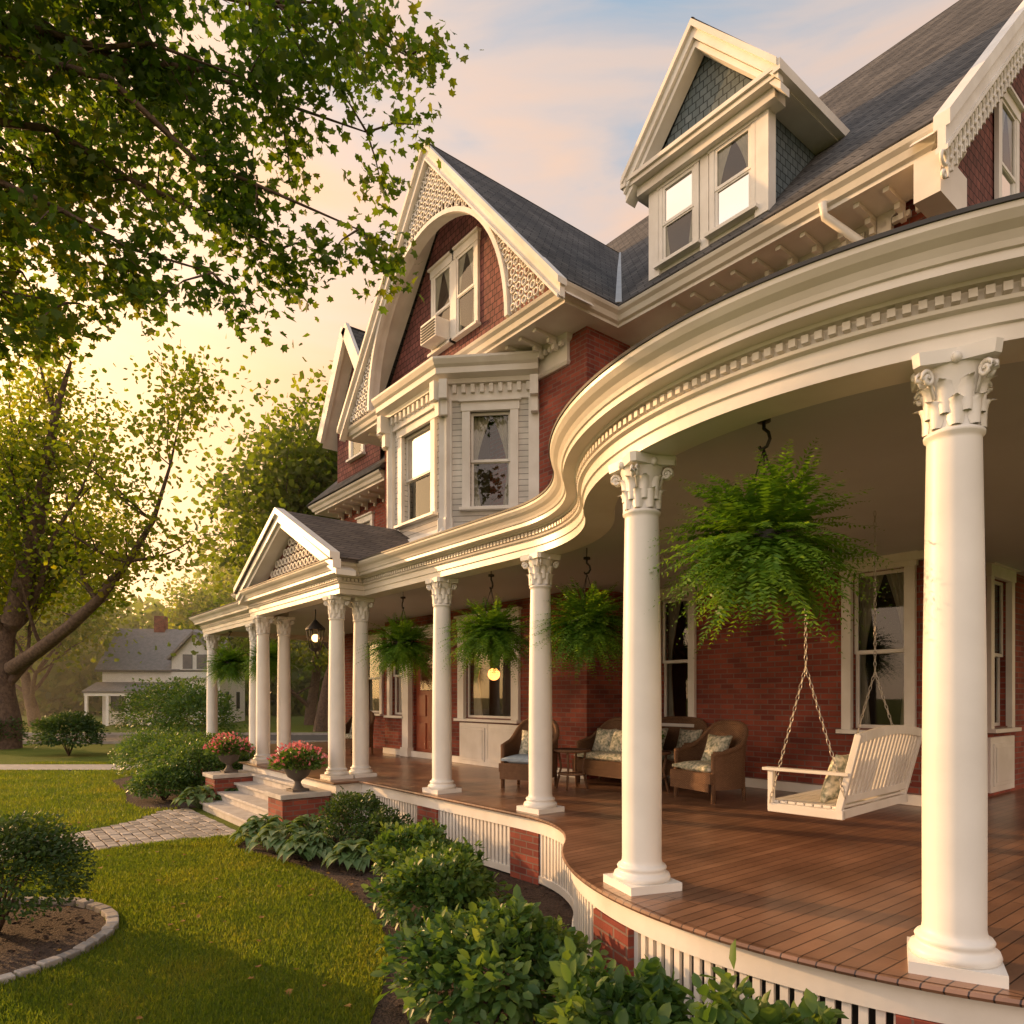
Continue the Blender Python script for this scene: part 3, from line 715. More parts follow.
for i in range(k):
    y=-HL+.05+i*(2*HL-.1)/(k-1); hgt=.93+.09*math.cos((y/HL)*PI/2)
    m.beam(bk(0,y),bk(hgt,y),.045,.015,SP,up=(1,0,0))
ya=np.linspace(-HL,HL,13)
for a,b in zip(ya[:-1],ya[1:]):
    ha=.96+.09*math.cos(a/HL*PI/2);hb=.96+.09*math.cos(b/HL*PI/2)
    m.beam(bk(ha,a),bk(hb,b),.03,.075,SP)
m.beam(bk(.05,-HL),bk(.05,HL),.03,.06,SP)
for y in (-HL,HL):
    m.beam(bk(-.15,y),bk(1.02,y),.045,.05,SP,up=(1,0,0)); m.beam((-.3,y,z0-.07),(-.3,y,z0+.26),.045,.045,SP)
    m.box(-.36,.33,y-.045,y+.045,z0+.262,z0+.287,SP); m.box(-.32,.28,y-.022,y+.022,z0-.075,z0-.005,SP)
m.build('bench',sw,bevel=.004)
m=MB()
for y in (-HL-.03,HL+.03):
    ap=(0,y,z0+1.1); chain(m,(-.3,y,z0),ap,STEEL); chain(m,(.30,y,z0+.1),ap,STEEL); chain(m,ap,(0,y,ZC+.11),STEEL)
m.build('chains',sw)
def cushion(name,parent,c,s,rot,mat):
    me=bpy.data.meshes.new(name); bm=bmesh.new(); bmesh.ops.create_cube(bm,size=1); bmesh.ops.subdivide_edges(bm,edges=bm.edges,cuts=5,use_grid_fill=True)
    for v in bm.verts:
        x,y,z=v.co; f=(1-(2*x)**4)*(1-(2*y)**4); v.co.z=z*(.25+.75*max(0,f)**.5); v.co.x*=1-.08*(1-(2*y)**2); v.co.y*=1-.08*(1-(2*x)**2)
        v.co=Vector((v.co.x*s[0],v.co.y*s[1],v.co.z*s[2]))
    bm.to_mesh(me); bm.free(); me.materials.append(mat)
    for p_ in me.polygons: p_.use_smooth=True
    o=link(name,me,parent); o.location=c; o.rotation_euler=rot; return o
cushion('cushion',sw,(.14,-.40,z0+.22),(.40,.40,.14),(0,math.radians(-72),0),CUSH)
cushion('cushion',sw,(.16,.3,z0+.22),(.40,.40,.14),(0,math.radians(-70),.1),CUSH)

# ================================================================= WICKER
def wicker(name,x,y,rz,w=.68,cm=CUSH,pillows=1):
    e=empty(name,(x,y,ZF)); e.rotation_euler[2]=rz; m=MB(); d=.62
    def outline(t,r=0):
        hx=w/2+r;hy=d/2+r
        ang_=PI/2 - t*math.radians(128)
        c,s_=math.cos(ang_),math.sin(ang_)
        ex=.5
        return (hx*math.copysign(abs(c)**ex,c),hy*math.copysign(abs(s_)**ex,s_))
    ts=np.linspace(-1,1,33)
    def top(t): return .60+.36*(max(0,math.cos(t*PI*.62)))**1.3
    for r0 in (0,-.035):
        vs=[]
        for t in ts:
            xx,yy=outline(t,r0)
            for j in range(6):
                q=j/5; zz=.16+(top(t)-.16)*q; lean=.08*q*max(0,math.cos(t*PI/2)); vs.append((xx,yy+lean,zz))
        m.add(vs,[(i*6+j,i*6+j+1,(i+1)*6+j+1,(i+1)*6+j) for i in range(len(ts)-1) for j in range(5)],WICK,True)
    m.tube([(outline(t,-.015)[0],outline(t,-.015)[1]+.08*max(0,math.cos(t*PI/2)),top(t)) for t in ts],.034,WICK,7)
    for t in (-1,1):
        o_=outline(t,-.015); m.tube([(o_[0],o_[1],.0),(o_[0],o_[1],top(t))],.03,WICK,7)
    for sx in (-1,1): m.tube([(sx*(w/2-.06),d/2-.04,0),(sx*(w/2-.06),d/2-.06,.3)],.024,WICK,6)
    m.box(-w/2+.03,w/2-.03,-d/2-.0,d/2-.05,.24,.36,WICK)
    m.box(-w/2+.05,w/2-.05,-d/2-.012,-d/2-.001,.14,.24,WICK)
    m.build('wicker_frame',e)
    cushion('seat_cushion',e,(0,-.04,.41),(w-.12,d-.1,.13),(0,0,0),cm)
    for i in range(pillows):
        xx=0 if pillows==1 else (-w/2+.28+i*(w-.56)/(pillows-1)); cushion('back_pillow',e,(xx,.13,.62),(.4,.4,.15),(math.radians(68),0,0),CUSH)
    return e
p=S(2.5,8.9); wicker('wicker_armchair',p.x,p.y,math.radians(-12),.80)
p=S(1.3,10.2); wicker('wicker_settee',p.x,p.y+.3,math.radians(0),1.25,CUSH,3)
p=S(.25,10.0); wicker('wicker_armchair',p.x,p.y,math.radians(25),.72,CUSH2)
wicker('wicker_settee',-.9,3.3,0,1.2,CUSH,2)
wicker('wicker_armchair',-8.6,1.9,math.radians(30),.68,CUSH)
def table(x,y,fl=True):
    e=empty('wicker_side_table',(x,y,ZF)); m=MB(); m.lathe([(0,.52),(.25,.52),(.27,.54),(.25,.56),(0,.56)],WICK,20); m.lathe([(.2,.2),(.21,.22),(0,.22)],WICK,16)
    for k in range(4):
        a=k*PI/2+.5; m.tube([(.23*math.cos(a),.23*math.sin(a),0),(.16*math.cos(a),.16*math.sin(a),.3),(.2*math.cos(a),.2*math.sin(a),.53)],.016,WICK,6)
    m.build('table_frame',e)
    if fl:
        f=empty('flower_pot',(x,y,ZF+.56)); mm=MB(); mm.lathe([(0,0),(.06,0),(.08,.1),(.07,.1),(0,.09)],STEP,14); mm.build('pot',f)
        n=160; d=rdir(n); d[:,2]=abs(d[:,2]); P=np.array([0,0,.14])+d*rng.uniform(.03,.14,(n,1)); 
        cloud('leaves',P[:100],d[:100],rdir(100),rng.uniform(.05,.09,100),'leaf',SHRUB,f); cloud('blossoms',P[100:]+np.array([0,0,.03]),d[100:],rdir(60),rng.uniform(.04,.06,60),'clump',PINK,f)
p=S(.85,9.9); table(p.x,p.y,False); p=S(1.9,9.5); table(p.x,p.y)

# ================================================================= URNS
URN=pmat('urn_iron',(.12,.10,.085),(.07,.06,.055),rough=.7)
def urn(x,y,z):
    e=empty('flower_urn',(x,y,z)); m=MB()
    m.box(-.13,.13,-.13,.13,0,.04,URN); m.lathe([(.1,.04),(.06,.09),(.045,.14),(.07,.17),(.15,.22),(.2,.32),(.24,.36),(.22,.36),(.0,.34)],URN,20); m.build('urn_bowl',e)
    n=1300; d=rdir(n); d[:,2]=abs(d[:,2])*.8; P=d*rng.uniform(.12,.40,(n,1))*np.array([1,1,.85])+np.array([0,0,.36]); cloud('leaves',P,d+rdir(n)*.5,rdir(n),rng.uniform(.05,.09,n),'leaf',SHRUB,e)
    n=260; d=rdir(n); d[:,2]=abs(d[:,2])*.9; P=d*rng.uniform(.32,.44,(n,1))*np.array([1,1,.9])+np.array([0,0,.40]); cloud('blossoms',P,d+rdir(n)*.3,rdir(n),rng.uniform(.03,.06,n),'clump',PINK,e)
urn(-4.4,-1.1,.62); urn(-7.8,-1.1,.62)

# ================================================================= GROUND
g=MB(); g.poly([(-900,-900,0),(900,-900,0),(900,900,0),(-900,900,0)],LAWN); g.build('ground')
def flat(name,pts,z,mat):
    m=MB(); m.poly([(p[0],p[1],z) for p in pts],mat); return m.build(name)
bed_sd=[(-3.75,9.5),(-3.1,8.95),(-2.5,8.4),(-2.0,7.8),(-1.62,7.2),(-1.3,6.6),(-1.08,6.0),(-.95,5.4),(-.9,4.8),(-.88,4.2),(-.85,3.4),(-.8,2.4),(-.7,1.0),(-.4,-1)]
bed=[S(a,b) for a,b in bed_sd]+[S(5,-1),S(5,4),Vector((2,1.5,0)),Vector((-4.3,1.0,0)),Vector((-4.3,-1.9,0))]
bed=[(p.x,p.y) for p in bed]
flat('mulch_bed',bed,.006,MULCH)
bed2=[(-7.8,-1.9),(-7.8,1),(-14.5,1),(-15,-1.2),(-13.5,-2.2),(-11,-2.3),(-9.2,-2.6),(-8.2,-2.5)]
flat('mulch_bed',bed2,.006,MULCH)
bc=S(-4.65,5.75); bed3=[(bc.x+1.2*math.cos(t),bc.y+1.15*math.sin(t)) for t in np.linspace(0,2*PI,40,endpoint=False)]
flat('mulch_bed',bed3,.006,MULCH)
pathpoly=[(-4.6,-1.85),(-4.75,-2.6),(-4.75,-12),(-6.3,-12),(-6.3,-3.8),(-6.9,-2.9),(-7.7,-2.3),(-7.7,-1.85)]
flat('garden_path_base',pathpoly,.01,MULCH)
def inpoly(x,y,poly):
    x=np.asarray(x);y=np.asarray(y);r=np.zeros(x.shape,bool);j=len(poly)-1
    for i in range(len(poly)):
        xi,yi=poly[i];xj,yj=poly[j]
        c=((yi>y)!=(yj>y))&(x<(xj-xi)*(y-yi)/((yj-yi)+1e-12)+xi); r^=c; j=i
    return r
m=MB()
for i in range(16):
    for j in range(72):
        x=-7.7+i*.205+(.1 if j%2 else 0); y=-1.9-j*.145
        if inpoly(x,y,pathpoly):
            h=.024+random.uniform(-.006,.006); dx_,dy_=random.uniform(-.006,.006),random.uniform(-.006,.006)
            m.M=T(x+dx_,y+dy_,0,random.uniform(-.04,.04)); m.box(-.093,.093,-.063,.063,0,h,PAV)
m.M=Matrix.Identity(4); m.build('paved_path',bevel=.008)
m=MB()
for t in np.linspace(0,2*PI,46,endpoint=False):
    m.M=T(bc.x+1.24*math.cos(t),bc.y+1.19*math.sin(t),0,t+random.uniform(-.1,.1)); m.box(-.05,.05,-.072,.072,0,.05+random.uniform(0,.02),PAV)
m.M=Matrix.Identity(4); m.build('stone_edging',bevel=.01)
def band(name,b0,b1,a0,a1,z,mat): flat(name,[S(a0,b0),S(a1,b0),S(a1,b1),S(a0,b1)],z,mat)
band('sidewalk',19.6,21.2,-60,-10.8,.02,CONC)
band('street',31,38,-200,60,.008,ASPH)
m=MB()
for b0,b1 in ((30.8,31),(38,38.2)):
    q=[S(-200,b0),S(60,b0),S(60,b1),S(-200,b1)]; v=[(p.x,p.y,0) for p in q]+[(p.x,p.y,.13) for p in q]
    m.add(v,[(4,5,6,7),(0,1,5,4),(1,2,6,5),(2,3,7,6),(3,0,4,7)],CONC)
m.build('street_kerb')
def grass(n,a0,a1,b0,b1,s0,s1,name):
    a=rng.uniform(a0,a1,n); b=b0+(b1-b0)*rng.uniform(0,1,n)**1.3
    x=CX-.781*b+.624*a; y=CY+.624*b+.781*a
    k=~inpoly(x,y,bed)&~inpoly(x,y,bed2)&~inpoly(x,y,bed3)&~inpoly(x,y,pathpoly)&~((x<-4.3)&(x>-7.9)&(y>-2))&(y<0)
    vis=(a/b>-.82); k&=vis; k&=~((b>19.5)&(b<21.3)&(a<-10.7))
    x=x[k];y=y[k];n=len(x); D=rdir(n)*.55; D[:,2]=abs(D[:,2])*.3+.8
    cloud(name,np.stack([x,y,np.zeros(n)],1),D,rdir(n),rng.uniform(s0,s1,n),'blade',GRASSB)
grass(240000,-7.5,-.3,4.0,10.5,.028,.058,'lawn_grass')
grass(110000,-15,-3,9.5,22,.05,.08,'lawn_grass')
n=150; a=rng.uniform(-7,0,n); b=rng.uniform(4.3,12,n); x=CX-.781*b+.624*a; y=CY+.624*b+.781*a
k=(y<-.4)&~((x<-4.2)&(x>-8)&(y>-2)); x=x[k];y=y[k];n=len(x); D=rdir(n);D[:,2]*=.15; U=np.tile([0,0,1.],(n,1))+rdir(n)*.25
cloud('fallen_leaves',np.stack([x,y,np.full(n,.045)],1),D,U,rng.uniform(.035,.06,n),'maple',DRYL)
n=9000; x=rng.uniform(-9,6,n); y=rng.uniform(-7,0,n); k=inpoly(x,y,bed)|inpoly(x,y,bed3); x=x[k];y=y[k];n=len(x); D=rdir(n);D[:,2]*=.3
cloud('mulch_chips',np.stack([x,y,np.full(n,.012)],1),D,np.tile([0,0,1.],(n,1))+rdir(n)*.4,rng.uniform(.03,.07,n),'leaf',MULCH)

# ================================================================= SHRUBS
def shrub(name,a,b,r,h,n,ls,mat=SHRUB,kind='leaf',world=None,lump=.2,droop=.2):
    c=S(a,b) if world is None else Vector(world); e=empty(name,(c.x,c.y,0))
    d=rdir(n); d[:,2]=np.where(d[:,2]<-.35,-d[:,2],d[:,2])
    ph=rng.uniform(0,6,6)
    lum=1+lump*(np.sin(d[:,0]*5+ph[0])*np.sin(d[:,1]*5+ph[1])+.6*np.sin(d[:,2]*7+ph[2]+d[:,0]*4)+.5*np.sin(d[:,0]*11+ph[3])*np.sin(d[:,1]*12+ph[4]))
    rad=lum*rng.uniform(.35,1.08,n)**.45
    P=d*rad[:,None]*np.array([r,r,h*.58])+np.array([0,0,h*.48]); P[:,2]=np.maximum(P[:,2],.03)
    D=d*.9+rdir(n)*.75; D[:,2]-=droop; U=d+rdir(n)*.5+np.array([0,0,.8])
    cloud('foliage',P,D,U,rng.uniform(.55,1.3,n)*ls,kind,mat,e)
    m=MB()
    for i in range(9):
        t=random.uniform(0,6.3); rr=r*random.uniform(.3,.75); m.tube([(0,0,0),(rr*.4*math.cos(t),rr*.4*math.sin(t),h*.35),(rr*math.cos(t),rr*math.sin(t),h*.8)],[.02,.012,.005],BARK,5)
    m.build('stems',e)
shrub('leafy_shrub',-.1,4.5,.56,.58,4200,.085,lump=.24)
shrub('leafy_shrub',.56,3.45,.38,.60,2700,.09,lump=.26)
shrub('leafy_shrub',1.0,2.75,.36,.74,2200,.095,lump=.24)
shrub('leafy_shrub',-.62,6.1,.50,.62,4600,.075,lump=.26)
shrub('leafy_shrub',-1.05,7.7,.45,.58,3000,.07,SHRUB)
shrub('leafy_shrub',-.70,7.1,.34,.48,2200,.075,SHRUB)
shrub('boxwood_shrub',-2.1,9.3,.45,.72,3600,.05,SHRUBD)
shrub('boxwood_shrub',-1.6,8.8,.35,.55,2400,.05,SHRUBD)
shrub('round_boxwood',-4.45,6.05,.68,.95,12000,.042,SHRUBD,lump=.09)
def hosta(a,b,r,h,n=85):
    c=S(a,b); e=empty('hosta_plant',(c.x,c.y,0)); m=MB()
    for i in range(n):
        az=random.uniform(0,2*PI); q=random.uniform(.15,1); base=r*q*.7; ln=random.uniform(.14,.2); w=ln*.42; hh=h*(1.05-q*.65)*random.uniform(.85,1.1)
        hx,hy=math.cos(az),math.sin(az); vs=[]
        for j in range(7):
            t=j/6; rr=base+ln*t; z=hh+ln*(.28*math.sin(PI*t*.8)-.5*t*t*(.4+q))
            ww=w*math.sin(PI*min(1,.04+.96*t**.75))
            for k in (-1,0,1): vs.append((hx*rr-hy*k*ww,hy*rr+hx*k*ww,z+abs(k)*.022))
        m.add(vs,[(j*3+k,j*3+k+1,(j+1)*3+k+1,(j+1)*3+k) for j in range(6) for k in (0,1)],HOSTA,True)
        m.tube([(0,0,0),(hx*base*.5,hy*base*.5,hh*.7),(hx*base,hy*base,hh)],.005,HOSTA,4,cap=False)
    m.build('hosta_leaves',e)
hosta(-3.0,9.15,.5,.36); hosta(-3.45,9.75,.42,.36); hosta(-2.55,8.75,.38,.32); hosta(-5.75,12.9,.5,.38); hosta(-5.2,13.2,.4,.36); hosta(-2.8,9.8,.4,.36); hosta(-1.9,8.4,.32,.28)
for a,b,r,h in ((-6.5,14.6,.85,1.0),(-7.3,15.6,.95,1.1),(-8.4,16.8,1.0,1.15),(-7.2,17.2,.9,1.1),(-9.8,19,.9,1.0),(-6.0,15.4,.7,.95),(-6.9,13.9,.6,.6)):
    shrub('round_shrub',a,b,r,h,5200,.065,SHRUB,lump=.1)
for a,b,r,h in ((-15.5,24.5,1.0,1.4),(-17,33,1.6,2.2),(-12.5,26,1.6,2.6),(-11.2,25,1.3,2.2),(-21,28,1.3,1.4)):
    shrub('background_shrub',a,b,r,h,4600,.11,SHRUBD if a<-14 else SHRUB,lump=.15)

# ================================================================= TREES
def tube_np(m,pts,r): m.tube(pts,r,BARK,7,cap=False)
def gen_tree(name,base,height,spread,trunk_r,lmat,leafsize,nleaf,seed,lean=(0,0),levels=4,clump=1.0,kind='clump',extra=None,zmin=.12):
    R=random.Random(seed); m=MB(); tips=[]
    def br(p,d,ln,r,lv):
        n=5; pts=[p]; rs=[r]; q=p.copy(); dd=d.copy()
        for i in range(n):
            dd=(dd+Vector((R.gauss(0,.13),R.gauss(0,.13),R.gauss(0,.08)+.04))).normalized(); q=q+dd*ln/n; pts.append(q.copy()); rs.append(r*(1-.5*(i+1)/n))
        tube_np(m,pts,rs)
        if lv<=2: tips.extend([(pts[i],lv) for i in (2,3,4,5)])
        if lv==0: return
        k=R.choice([2,3,3]) if lv<levels else 5
        for i in range(k):
            t=R.uniform(.45,1) if lv<levels else R.uniform(.35,1.0); pi=pts[min(n,int(t*n))]
            az=R.uniform(0,2*PI) if lv<levels else 2*PI*i/k+R.uniform(-.4,.4)
            out=Vector((math.cos(az),math.sin(az),R.uniform(.1,.7)))
            nd=(dd*.55+out*spread).normalized(); br(pi,nd,ln*R.uniform(.6,.8),rs[-1]*R.uniform(.6,.85),lv-1)
        br(pts[-1],dd,ln*.7,rs[-1]*.9,lv-1)
    e=empty(name,base)
    br(Vector((0,0,-.1)),Vector((lean[0],lean[1],1)).normalized(),height*.33,trunk_r,levels)
    if extra:
        for pts,rs in extra:
            tube_np(m,pts,rs)
            for i,p_ in enumerate(pts[2:]):
                for k in range(2):
                    d=Vector((R.gauss(0,1),R.gauss(0,1),R.uniform(.3,1.4))).normalized()
                    br(Vector(p_),d,R.uniform(1.3,2.4),rs[i+2]*.5,1)
    m.build('trunk_and_limbs',e)
    T_=np.array([tuple(t[0]) for t in tips]); idx=rng.integers(0,len(T_),nleaf)
    P=T_[idx]+rng.normal(size=(nleaf,3))*clump*np.array([1,1,.75])
    P=P[P[:,2]>height*zmin]; n=len(P); D=rdir(n); D[:,2]-=.3
    cloud('foliage',P,D,rdir(n)+np.array([0,0,.7]),rng.uniform(.6,1.3,n)*leafsize,kind,lmat,e)
b=S(-20.3,28)
def rel(a,bb,z): q=S(a,bb)-b; return (q.x,q.y,z)
ex=[([rel(-20,28,3.2),rel(-18.2,27,3.9),rel(-16.4,26,4.7),rel(-14.9,25.3,5.6),rel(-13.7,25,6.9),rel(-12.7,24.8,8.3),rel(-12.0,24.6,10.2),rel(-11.6,24.4,11.6)],[.30,.26,.22,.18,.13,.09,.05,.02]),
    ([rel(-20,28,5),rel(-18.6,27.5,9),rel(-17.6,27,13),rel(-17,27,15)],[.4,.3,.15,.05])]
gen_tree('oak_tree',b,18,.75,.62,LEAFY,.17,27000,11,(.05,0),4,.55,extra=ex,zmin=.30)
for i,(a,bb,h,n,mt,sd_) in enumerate(((-11.5,42,24,28000,LEAFD,3),(-15,52,20,16000,LEAFD,4),(-34,50,19,14000,LEAFY,5),(-26,66,18,14000,LEAFY,6),(-9,60,22,12000,LEAFD,8))):
    gen_tree('shade_tree',S(a,bb),h,.7,.45,mt,.31,n,sd_,(0,0),4,1.05,zmin=.2)
n=70000; a=rng.uniform(-130,40,n); bb=rng.uniform(75,110,n); hh=10+4*np.sin(a*.13)+3*np.sin(a*.37+1)+2*np.sin(a*.9); z=rng.uniform(0,1,n)**.7*hh
P=np.stack([CX-.781*bb+.624*a,CY+.624*bb+.781*a,z],1); cloud('distant_trees',P,rdir(n),rdir(n)+np.array([0,0,.6]),rng.uniform(.6,1.3,n),'clump',LEAFD)

def maple():
    R=random.Random(5); base=S(-10.5,5.2); e=empty('maple_tree',base); m=MB(); tips=[]
    def q(a,b,z): p=S(a,b)-base; return Vector((p.x,p.y,z))
    m.tube([q(-10.5,5.2,-.1),q(-10.5,5.2,1.5),q(-10.4,5.2,4),q(-10,5.4,6.5),q(-9.6,5.8,10)],[.42,.34,.3,.26,.16],BARK,12)
    targets=[(-1.25,8.6,9.4),(-1.7,8.2,8.2),(-1.9,8.0,7.1),(-2.7,8.2,7.0),(-3.3,7.6,6.3),(-4.6,7.4,5.9),(-5.6,7.0,5.7),(-2.4,9.2,10.2),(-3.4,9.0,9.0),(-4.4,8.6,8.0),(-4.8,8.2,7.0),(-5.6,7.8,6.4),(-3.0,7.6,8.5),(-5.5,9.5,9.5),(-6.4,7.4,6.8),(-1.9,7.4,9.0),(-6.6,7,6.0),(-4.2,7,9.2)]
    for (a,b_,z) in targets:
        s=q(-10,5.4,R.uniform(6.2,8.8)); t=q(a,b_,z); pts=[];rs=[]
        L_=(t-s).length
        for i in range(11):
            u=i/10; p=s.lerp(t,u)+Vector((0,0,L_*.12*math.sin(PI*u*.9)-.0)); p+=Vector((R.gauss(0,.09),R.gauss(0,.09),R.gauss(0,.09))); pts.append(p); rs.append(.085*(1-u)**.9+.008)
        m.tube(pts,rs,BARK,6)
        for i in range(3,11):
            for k in range(3):
                o=Vector((R.gauss(0,1),R.gauss(0,1),R.gauss(-.25,.55))).normalized(); ln=R.uniform(.35,.95)*(1.1-.35*i/10)
                p0=pts[i]; p1=p0+o*ln*.5; p2=p0+o*ln+Vector((0,0,-.2*ln)); m.tube([p0,p1,p2],[.014,.009,.004],BARK,4,cap=False)
                for w in (.45,.7,.9,1.0): tips.append((p0.lerp(p2,w),w))
    m.build('trunk_and_limbs',e)
    TP=np.array([tuple(t[0]) for t in tips]); n=36000; idx=rng.integers(0,len(TP),n)
    P=TP[idx]+rng.normal(size=(n,3))*np.array([.17,.17,.13]); D=rdir(n)*.8; D[:,2]-=.55
    cloud('foliage',P,D,rdir(n)*.8+np.array([0,0,1.]),rng.uniform(.07,.13,n),'maple',LEAF,e)
maple()

# ================================================================= NEIGHBOUR
nb=empty('neighbour_house'); m=MB(); c=S(-26.5,53); m.M=T(c.x,c.y,0,math.atan2(.781,.624)+math.radians(8))@Matrix.Scale(1.0,4)
NW=pmat('neighbour_white',(.84,.82,.78),(.78,.76,.72),rough=.7); NR=pmat('neighbour_roof',(.27,.25,.24),(.21,.20,.19),rough=.9)
NG=pmat('neighbour_window',(.05,.06,.07),(.08,.09,.1),rough=.1)
m.box(-4.2,4.2,0,8,0,4.2,NW)
m.slab([(-4.6,-.4,4.1),(4.6,-.4,4.1),(4.6,4,7.6),(-4.6,4,7.6)],.2,NR); m.slab([(4.6,8.4,4.1),(-4.6,8.4,4.1),(-4.6,4,7.6),(4.6,4,7.6)],.2,NR)
m.poly([(4.2,0,4.2),(4.2,8,4.2),(4.2,4,7.4)],NW); m.poly([(-4.2,0,4.2),(-4.2,8,4.2),(-4.2,4,7.4)],NW)
m.add([(.8,-.3,3.5),(4.0,-.3,3.5),(4.0,-.3,5.2),(2.4,-.3,6.9),(.8,-.3,5.2)],[(0,1,2,3,4)],NW)
m.add([(.8,-.3,3.5),(.8,3,3.5),(.8,3,5.2),(.8,-.3,5.2)],[(0,1,2,3)],NW); m.add([(4,-.3,3.5),(4,3,3.5),(4,3,5.2),(4,-.3,5.2)],[(0,1,2,3)],NW)
m.slab([(4.3,-.7,4.95),(4.3,4,4.95),(2.4,4,7.05),(2.4,-.7,7.05)],.15,NR); m.slab([(2.4,-.7,7.05),(2.4,4,7.05),(.5,4,4.95),(.5,-.7,4.95)],.15,NR)
for xx in (1.6,2.6): m.box(xx,xx+.7,-.34,-.28,4.2,5.3,NG); 
m.box(1.4,3.5,-.36,-.30,4.05,4.18,NW)
m.slab([(-4.6,-2.4,2.5),(1.5,-2.4,2.5),(1.5,0,3.2),(-4.6,0,3.2)],.15,NR); m.box(-4.5,1.4,-2.3,-2.15,2.15,2.4,NW)
for i in range(5): m.box(-4.45+i*1.42,-4.25+i*1.42,-2.3,-2.1,0,2.15,NW)
for xx in (-3.6,-1.8,2.2): m.box(xx,xx+.9,-.05,0.01,1,2.3,NG)
for yy in (1.5,5): m.box(4.19,4.25,yy,yy+1,1.1,2.5,NG)
m.box(-1.8,-1,3.6,4.4,7,8.6,BRICK)
m.M=Matrix.Identity(4); m.build('house_body',nb)

# ================================================================= HAZE (low evening mist beyond the house)
hz=MB(); hz.M=T(S(-40,62).x,S(-40,62).y,0,math.atan2(.781,.624)); hz.box(-40,110,-32,50,.05,15,LAWN)
hm,nt,out=newmat('evening_haze'); vs=N(nt,'ShaderNodeVolumeScatter'); vs.inputs['Color'].default_value=(1,.92,.78,1); vs.inputs['Density'].default_value=.003; vs.inputs['Anisotropy'].default_value=.72
L(nt,vs.outputs[0],out.inputs['Volume']); ho=hz.build('haze'); ho.data.materials.clear(); ho.data.materials.append(hm)

# ================================================================= LIGHT / WORLD / CAMERA
w=bpy.data.worlds.new('World'); bpy.context.scene.world=w; w.use_nodes=True; nt=w.node_tree; nt.nodes.clear()
out=N(nt,'ShaderNodeOutputWorld'); sky=N(nt,'ShaderNodeTexSky',sky_type='NISHITA'); sky.sun_disc=False; sky.sun_elevation=SUN_EL
sky.sun_rotation=math.atan2(sd.x,sd.y); sky.air_density=1.0; sky.dust_density=1.5; sky.ozone_density=2
tc=N(nt,'ShaderNodeTexCoord')
bg=N(nt,'ShaderNodeBackground'); bg.inputs[1].default_value=.05; L(nt,sky.outputs[0],bg.inputs[0])
mp=N(nt,'ShaderNodeMapping'); mp.inputs['Scale'].default_value=(1.1,1.1,4.5); mp.inputs['Rotation'].default_value=(.1,.15,.4); L(nt,tc.outputs['Generated'],mp.inputs[0])
nz=N(nt,'ShaderNodeTexNoise'); nz.inputs['Scale'].default_value=2.2; nz.inputs['Detail'].default_value=8; nz.inputs['Distortion'].default_value=.5; L(nt,mp.outputs[0],nz.inputs[0])
sp=N(nt,'ShaderNodeSeparateXYZ'); L(nt,tc.outputs['Generated'],sp.inputs[0])
zz=N(nt,'ShaderNodeMath',operation='MULTIPLY_ADD'); L(nt,nz.outputs[0],zz.inputs[0]); zz.inputs[1].default_value=-.95; 
zo=N(nt,'ShaderNodeMath',operation='ADD'); L(nt,sp.outputs[2],zo.inputs[0]); zo.inputs[1].default_value=.43; L(nt,zo.outputs[0],zz.inputs[2])
rp=N(nt,'ShaderNodeValToRGB'); el=rp.color_ramp.elements
el[0].position=0; el[0].color=(1.0,.50,.18,1); el[1].position=1; el[1].color=(.24,.36,.52,1)
for pos,c in ((.26,(1.0,.58,.27)),(.46,(.96,.62,.40)),(.60,(.76,.60,.50)),(.74,(.36,.47,.57))):
    k=el.new(pos); k.color=c4(c)
L(nt,zz.outputs[0],rp.inputs[0])
cb=N(nt,'ShaderNodeBackground'); L(nt,rp.outputs[0],cb.inputs[0]); cb.inputs[1].default_value=.92
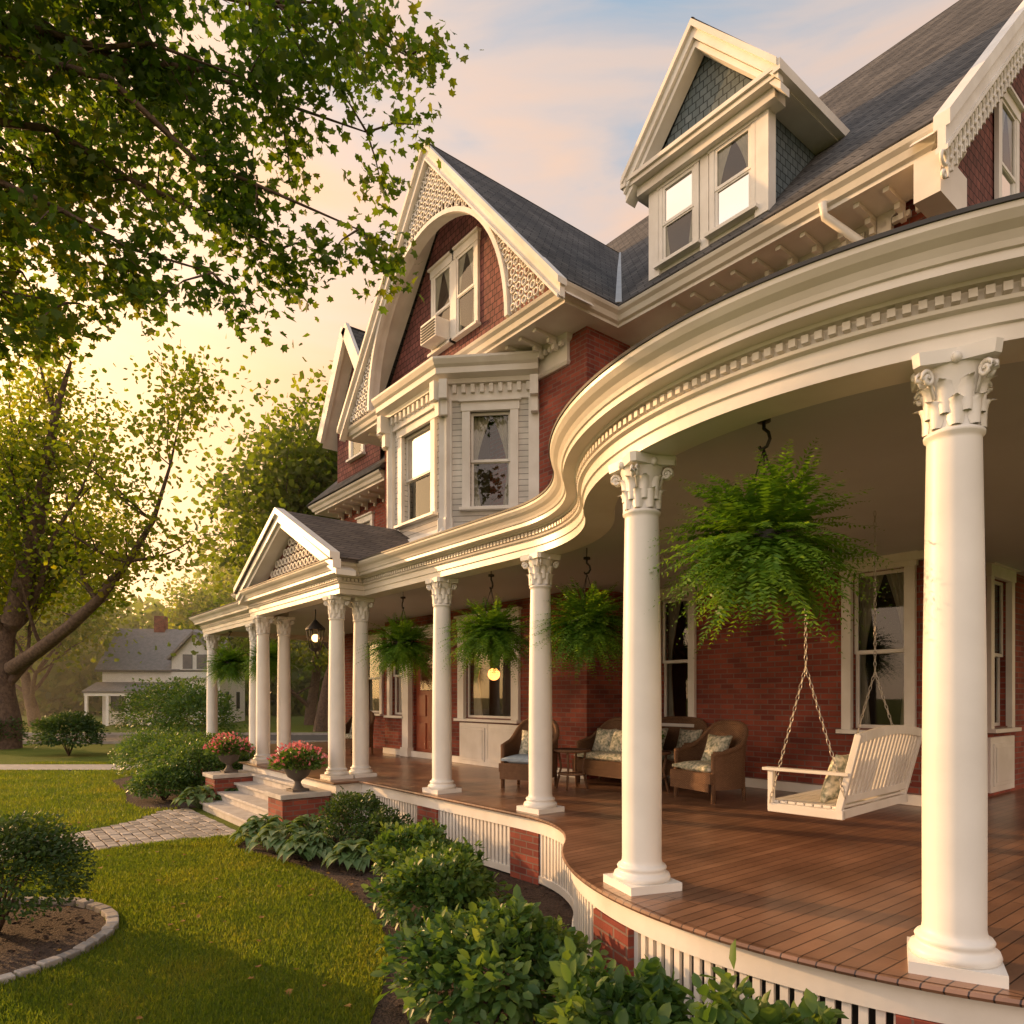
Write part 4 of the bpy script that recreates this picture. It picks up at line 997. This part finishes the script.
def dotpow(vec,p):
    dt=N(nt,'ShaderNodeVectorMath',operation='DOT_PRODUCT'); L(nt,tc.outputs['Generated'],dt.inputs[0]); dt.inputs[1].default_value=tuple(Vector(vec).normalized())
    mx=N(nt,'ShaderNodeMath',operation='MAXIMUM'); L(nt,dt.outputs['Value'],mx.inputs[0]); mx.inputs[1].default_value=0
    pw=N(nt,'ShaderNodeMath',operation='POWER'); L(nt,mx.outputs[0],pw.inputs[0]); pw.inputs[1].default_value=p; return pw.outputs[0]
def lobe(vec,p,col,st):
    b_=N(nt,'ShaderNodeBackground'); b_.inputs[0].default_value=c4(col)
    q_=N(nt,'ShaderNodeMath',operation='MULTIPLY'); q_.inputs[1].default_value=st; L(nt,dotpow(vec,p),q_.inputs[0]); L(nt,q_.outputs[0],b_.inputs[1]); return b_.outputs[0]
cur=bg.outputs[0]
fill_dir=S(-.55,-.8)-S(0,0)  # added fill: bright sky lobe behind the camera, lightens facade and porch
for s_ in (cb.outputs[0],lobe(sd,4,(1,.50,.12),1.0),lobe(sd,12,(1,.60,.22),2.6),lobe((fill_dir.x,fill_dir.y,.2),2,(.98,.92,.88),1.0)):
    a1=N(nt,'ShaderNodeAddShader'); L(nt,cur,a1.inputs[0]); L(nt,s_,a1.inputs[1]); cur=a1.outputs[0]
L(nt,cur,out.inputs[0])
sl=bpy.data.lights.new('sun','SUN'); sl.energy=5; sl.angle=math.radians(.6); sl.color=(1,.56,.24)
so=bpy.data.objects.new('sun',sl); bpy.context.collection.objects.link(so); so.rotation_euler=sd.to_track_quat('Z','Y').to_euler(); so.location=(0,0,30)
cam=bpy.data.cameras.new('camera'); co=bpy.data.objects.new('camera',cam); bpy.context.collection.objects.link(co)
co.location=(CX,CY,CZ); co.rotation_euler=(PI/2,0,math.asin(.781)); cam.sensor_width=36; cam.lens=24.6; cam.shift_y=.181; cam.clip_end=3000; cam.clip_start=.05
sc=bpy.context.scene; sc.camera=co; sc.view_settings.view_transform='Standard'; sc.view_settings.look='None'; sc.view_settings.exposure=0
